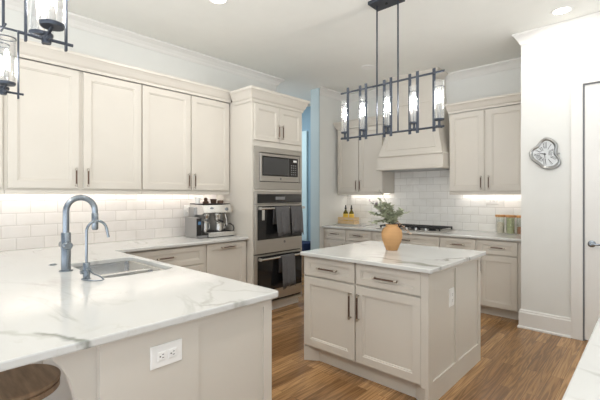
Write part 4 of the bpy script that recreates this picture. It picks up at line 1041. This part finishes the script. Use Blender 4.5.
# under-cabinet strips
def strip(fr, u0, u1, n, z, label):
    c = fr((u0 + u1) / 2, n, z)
    t = thing('under_cabinet_light', label, 'strip light', tuple(c), 'under-cabinet light strips')
    MB().box(u0, u1, n - 0.012, n + 0.012, z - 0.012, z, fr).build('housing', M['plate'], t)
    MB().box(u0 + 0.01, u1 - 0.01, n - 0.009, n + 0.009, z - 0.014, z - 0.0122, fr).build('diffuser', M['led'], t)
    ld = bpy.data.lights.new('strip_lamp', 'AREA'); ld.shape = 'RECTANGLE'; ld.size = u1 - u0; ld.size_y = 0.02
    ld.energy = LED_W * (u1 - u0) * (1.1 if abs(fr.u.x) > 0.5 else 1.0); ld.color = (1.0, 0.975, 0.95)
    lo = bpy.data.objects.new('strip_lamp', ld); COL.objects.link(lo); lo.parent = t; lo.location = (0, 0, -0.016)
    if abs(fr.u.y) > 0.5: lo.rotation_euler = (0, 0, PI / 2)
strip(LW, 0.02, 0.58, XL + 0.07, 1.4295, 'light strip under the upper cabinet at the left edge')
strip(LW, 0.62, 1.67, XL + 0.07, 1.4295, 'light strip under the upper cabinet behind the tall faucet')
strip(LW, 1.72, 2.74, XL + 0.07, 1.4295, 'light strip under the upper cabinet above the espresso machine')
strip(Fr((0, YB, 0), (1, 0, 0), (0, -1, 0)), -3.76, -2.99, 0.07, 1.4295, 'light strip under the upper cabinet above the oil bottles')
strip(Fr((0, YB, 0), (1, 0, 0), (0, -1, 0)), -1.93, -1.10, 0.07, 1.4295, 'light strip under the upper cabinet above the canisters')

# ------------------------------------------------------------------ stools at the peninsula
def stool(x, y, h, label):
    t = thing('bar_stool', label, 'stool', (x, y, 0), 'round wooden stools at the peninsula')
    MB().lathe((x, y, h), [(0, -0.050), (0.155, -0.050), (0.163, -0.045), (0.163, -0.024), (0.157, -0.021), (0.157, -0.017), (0.165, -0.013), (0.165, -0.004), (0.160, 0), (0, 0)], 48).build('seat', M['stoolw'], t)
    for k in range(4):
        a = PI / 4 + k * PI / 2
        MB().tube([(x + 0.085 * math.cos(a), y + 0.085 * math.sin(a), h - 0.051), (x + 0.125 * math.cos(a), y + 0.125 * math.sin(a), 0.012)], 0.011, 8).build('leg', M['iron'], t)
    b = MB(); b.tube([(x + 0.113 * math.cos(2 * PI * k / 24), y + 0.113 * math.sin(2 * PI * k / 24), 0.22) for k in range(25)], 0.008, 8)
    b.build('footrest', M['iron'], t)
stool(-1.875, 0.325, 0.64, 'round brown wooden stool seat tucked under the near end of the peninsula')
stool(-2.62, 0.33, 0.66, 'round wooden stool farther along the peninsula, behind the near stool')

# navy bench in the passage
t = thing('bench', 'low navy upholstered bench in the passage beyond the ovens', 'bench', (-4.9, 5.1, 0))
MB().box(-5.35, -4.5, 4.92, 5.3, 0.40, 0.54).build('cushion', M['navy'], t, bevel=0.02)
for x in (-5.30, -4.60):
    for y in (4.96, 5.22): MB().box(x, x + 0.045, y, y + 0.045, 0, 0.3995).build('leg', M['stoolw'], t)

# ------------------------------------------------------------------ right-hand counter near the camera
t = thing('base_cabinet', 'greige base cabinet under the near right-hand counter', 'cabinet', (0.3, 1.6, 0))
MB().box(-0.10, 0.60, 0.80, 2.60, 0.10, CU).box(-0.04, 0.55, 0.84, 2.56, 0, 0.10).build('body', M['paint'], t)
fg = Fr((-0.10, 0, 0), (0, -1, 0), (-1, 0, 0))
for k in range(3): door(t, fg, -0.82 - 0.59 * (k + 1), -0.82 - 0.59 * k - 0.01, 0.12, 0.868, 0.001, 'l', 0.72)
o = slab('countertop', rounded([(-0.157, 0.76), (0.65, 0.76), (0.65, 2.64), (-0.157, 2.64)], 0.01), None, CU, CT, M['marble_right'], (0.25, 1.7, CU))
tag(o, 'white marble countertop in the bottom right corner of the photo', 'countertop', 'marble countertops')
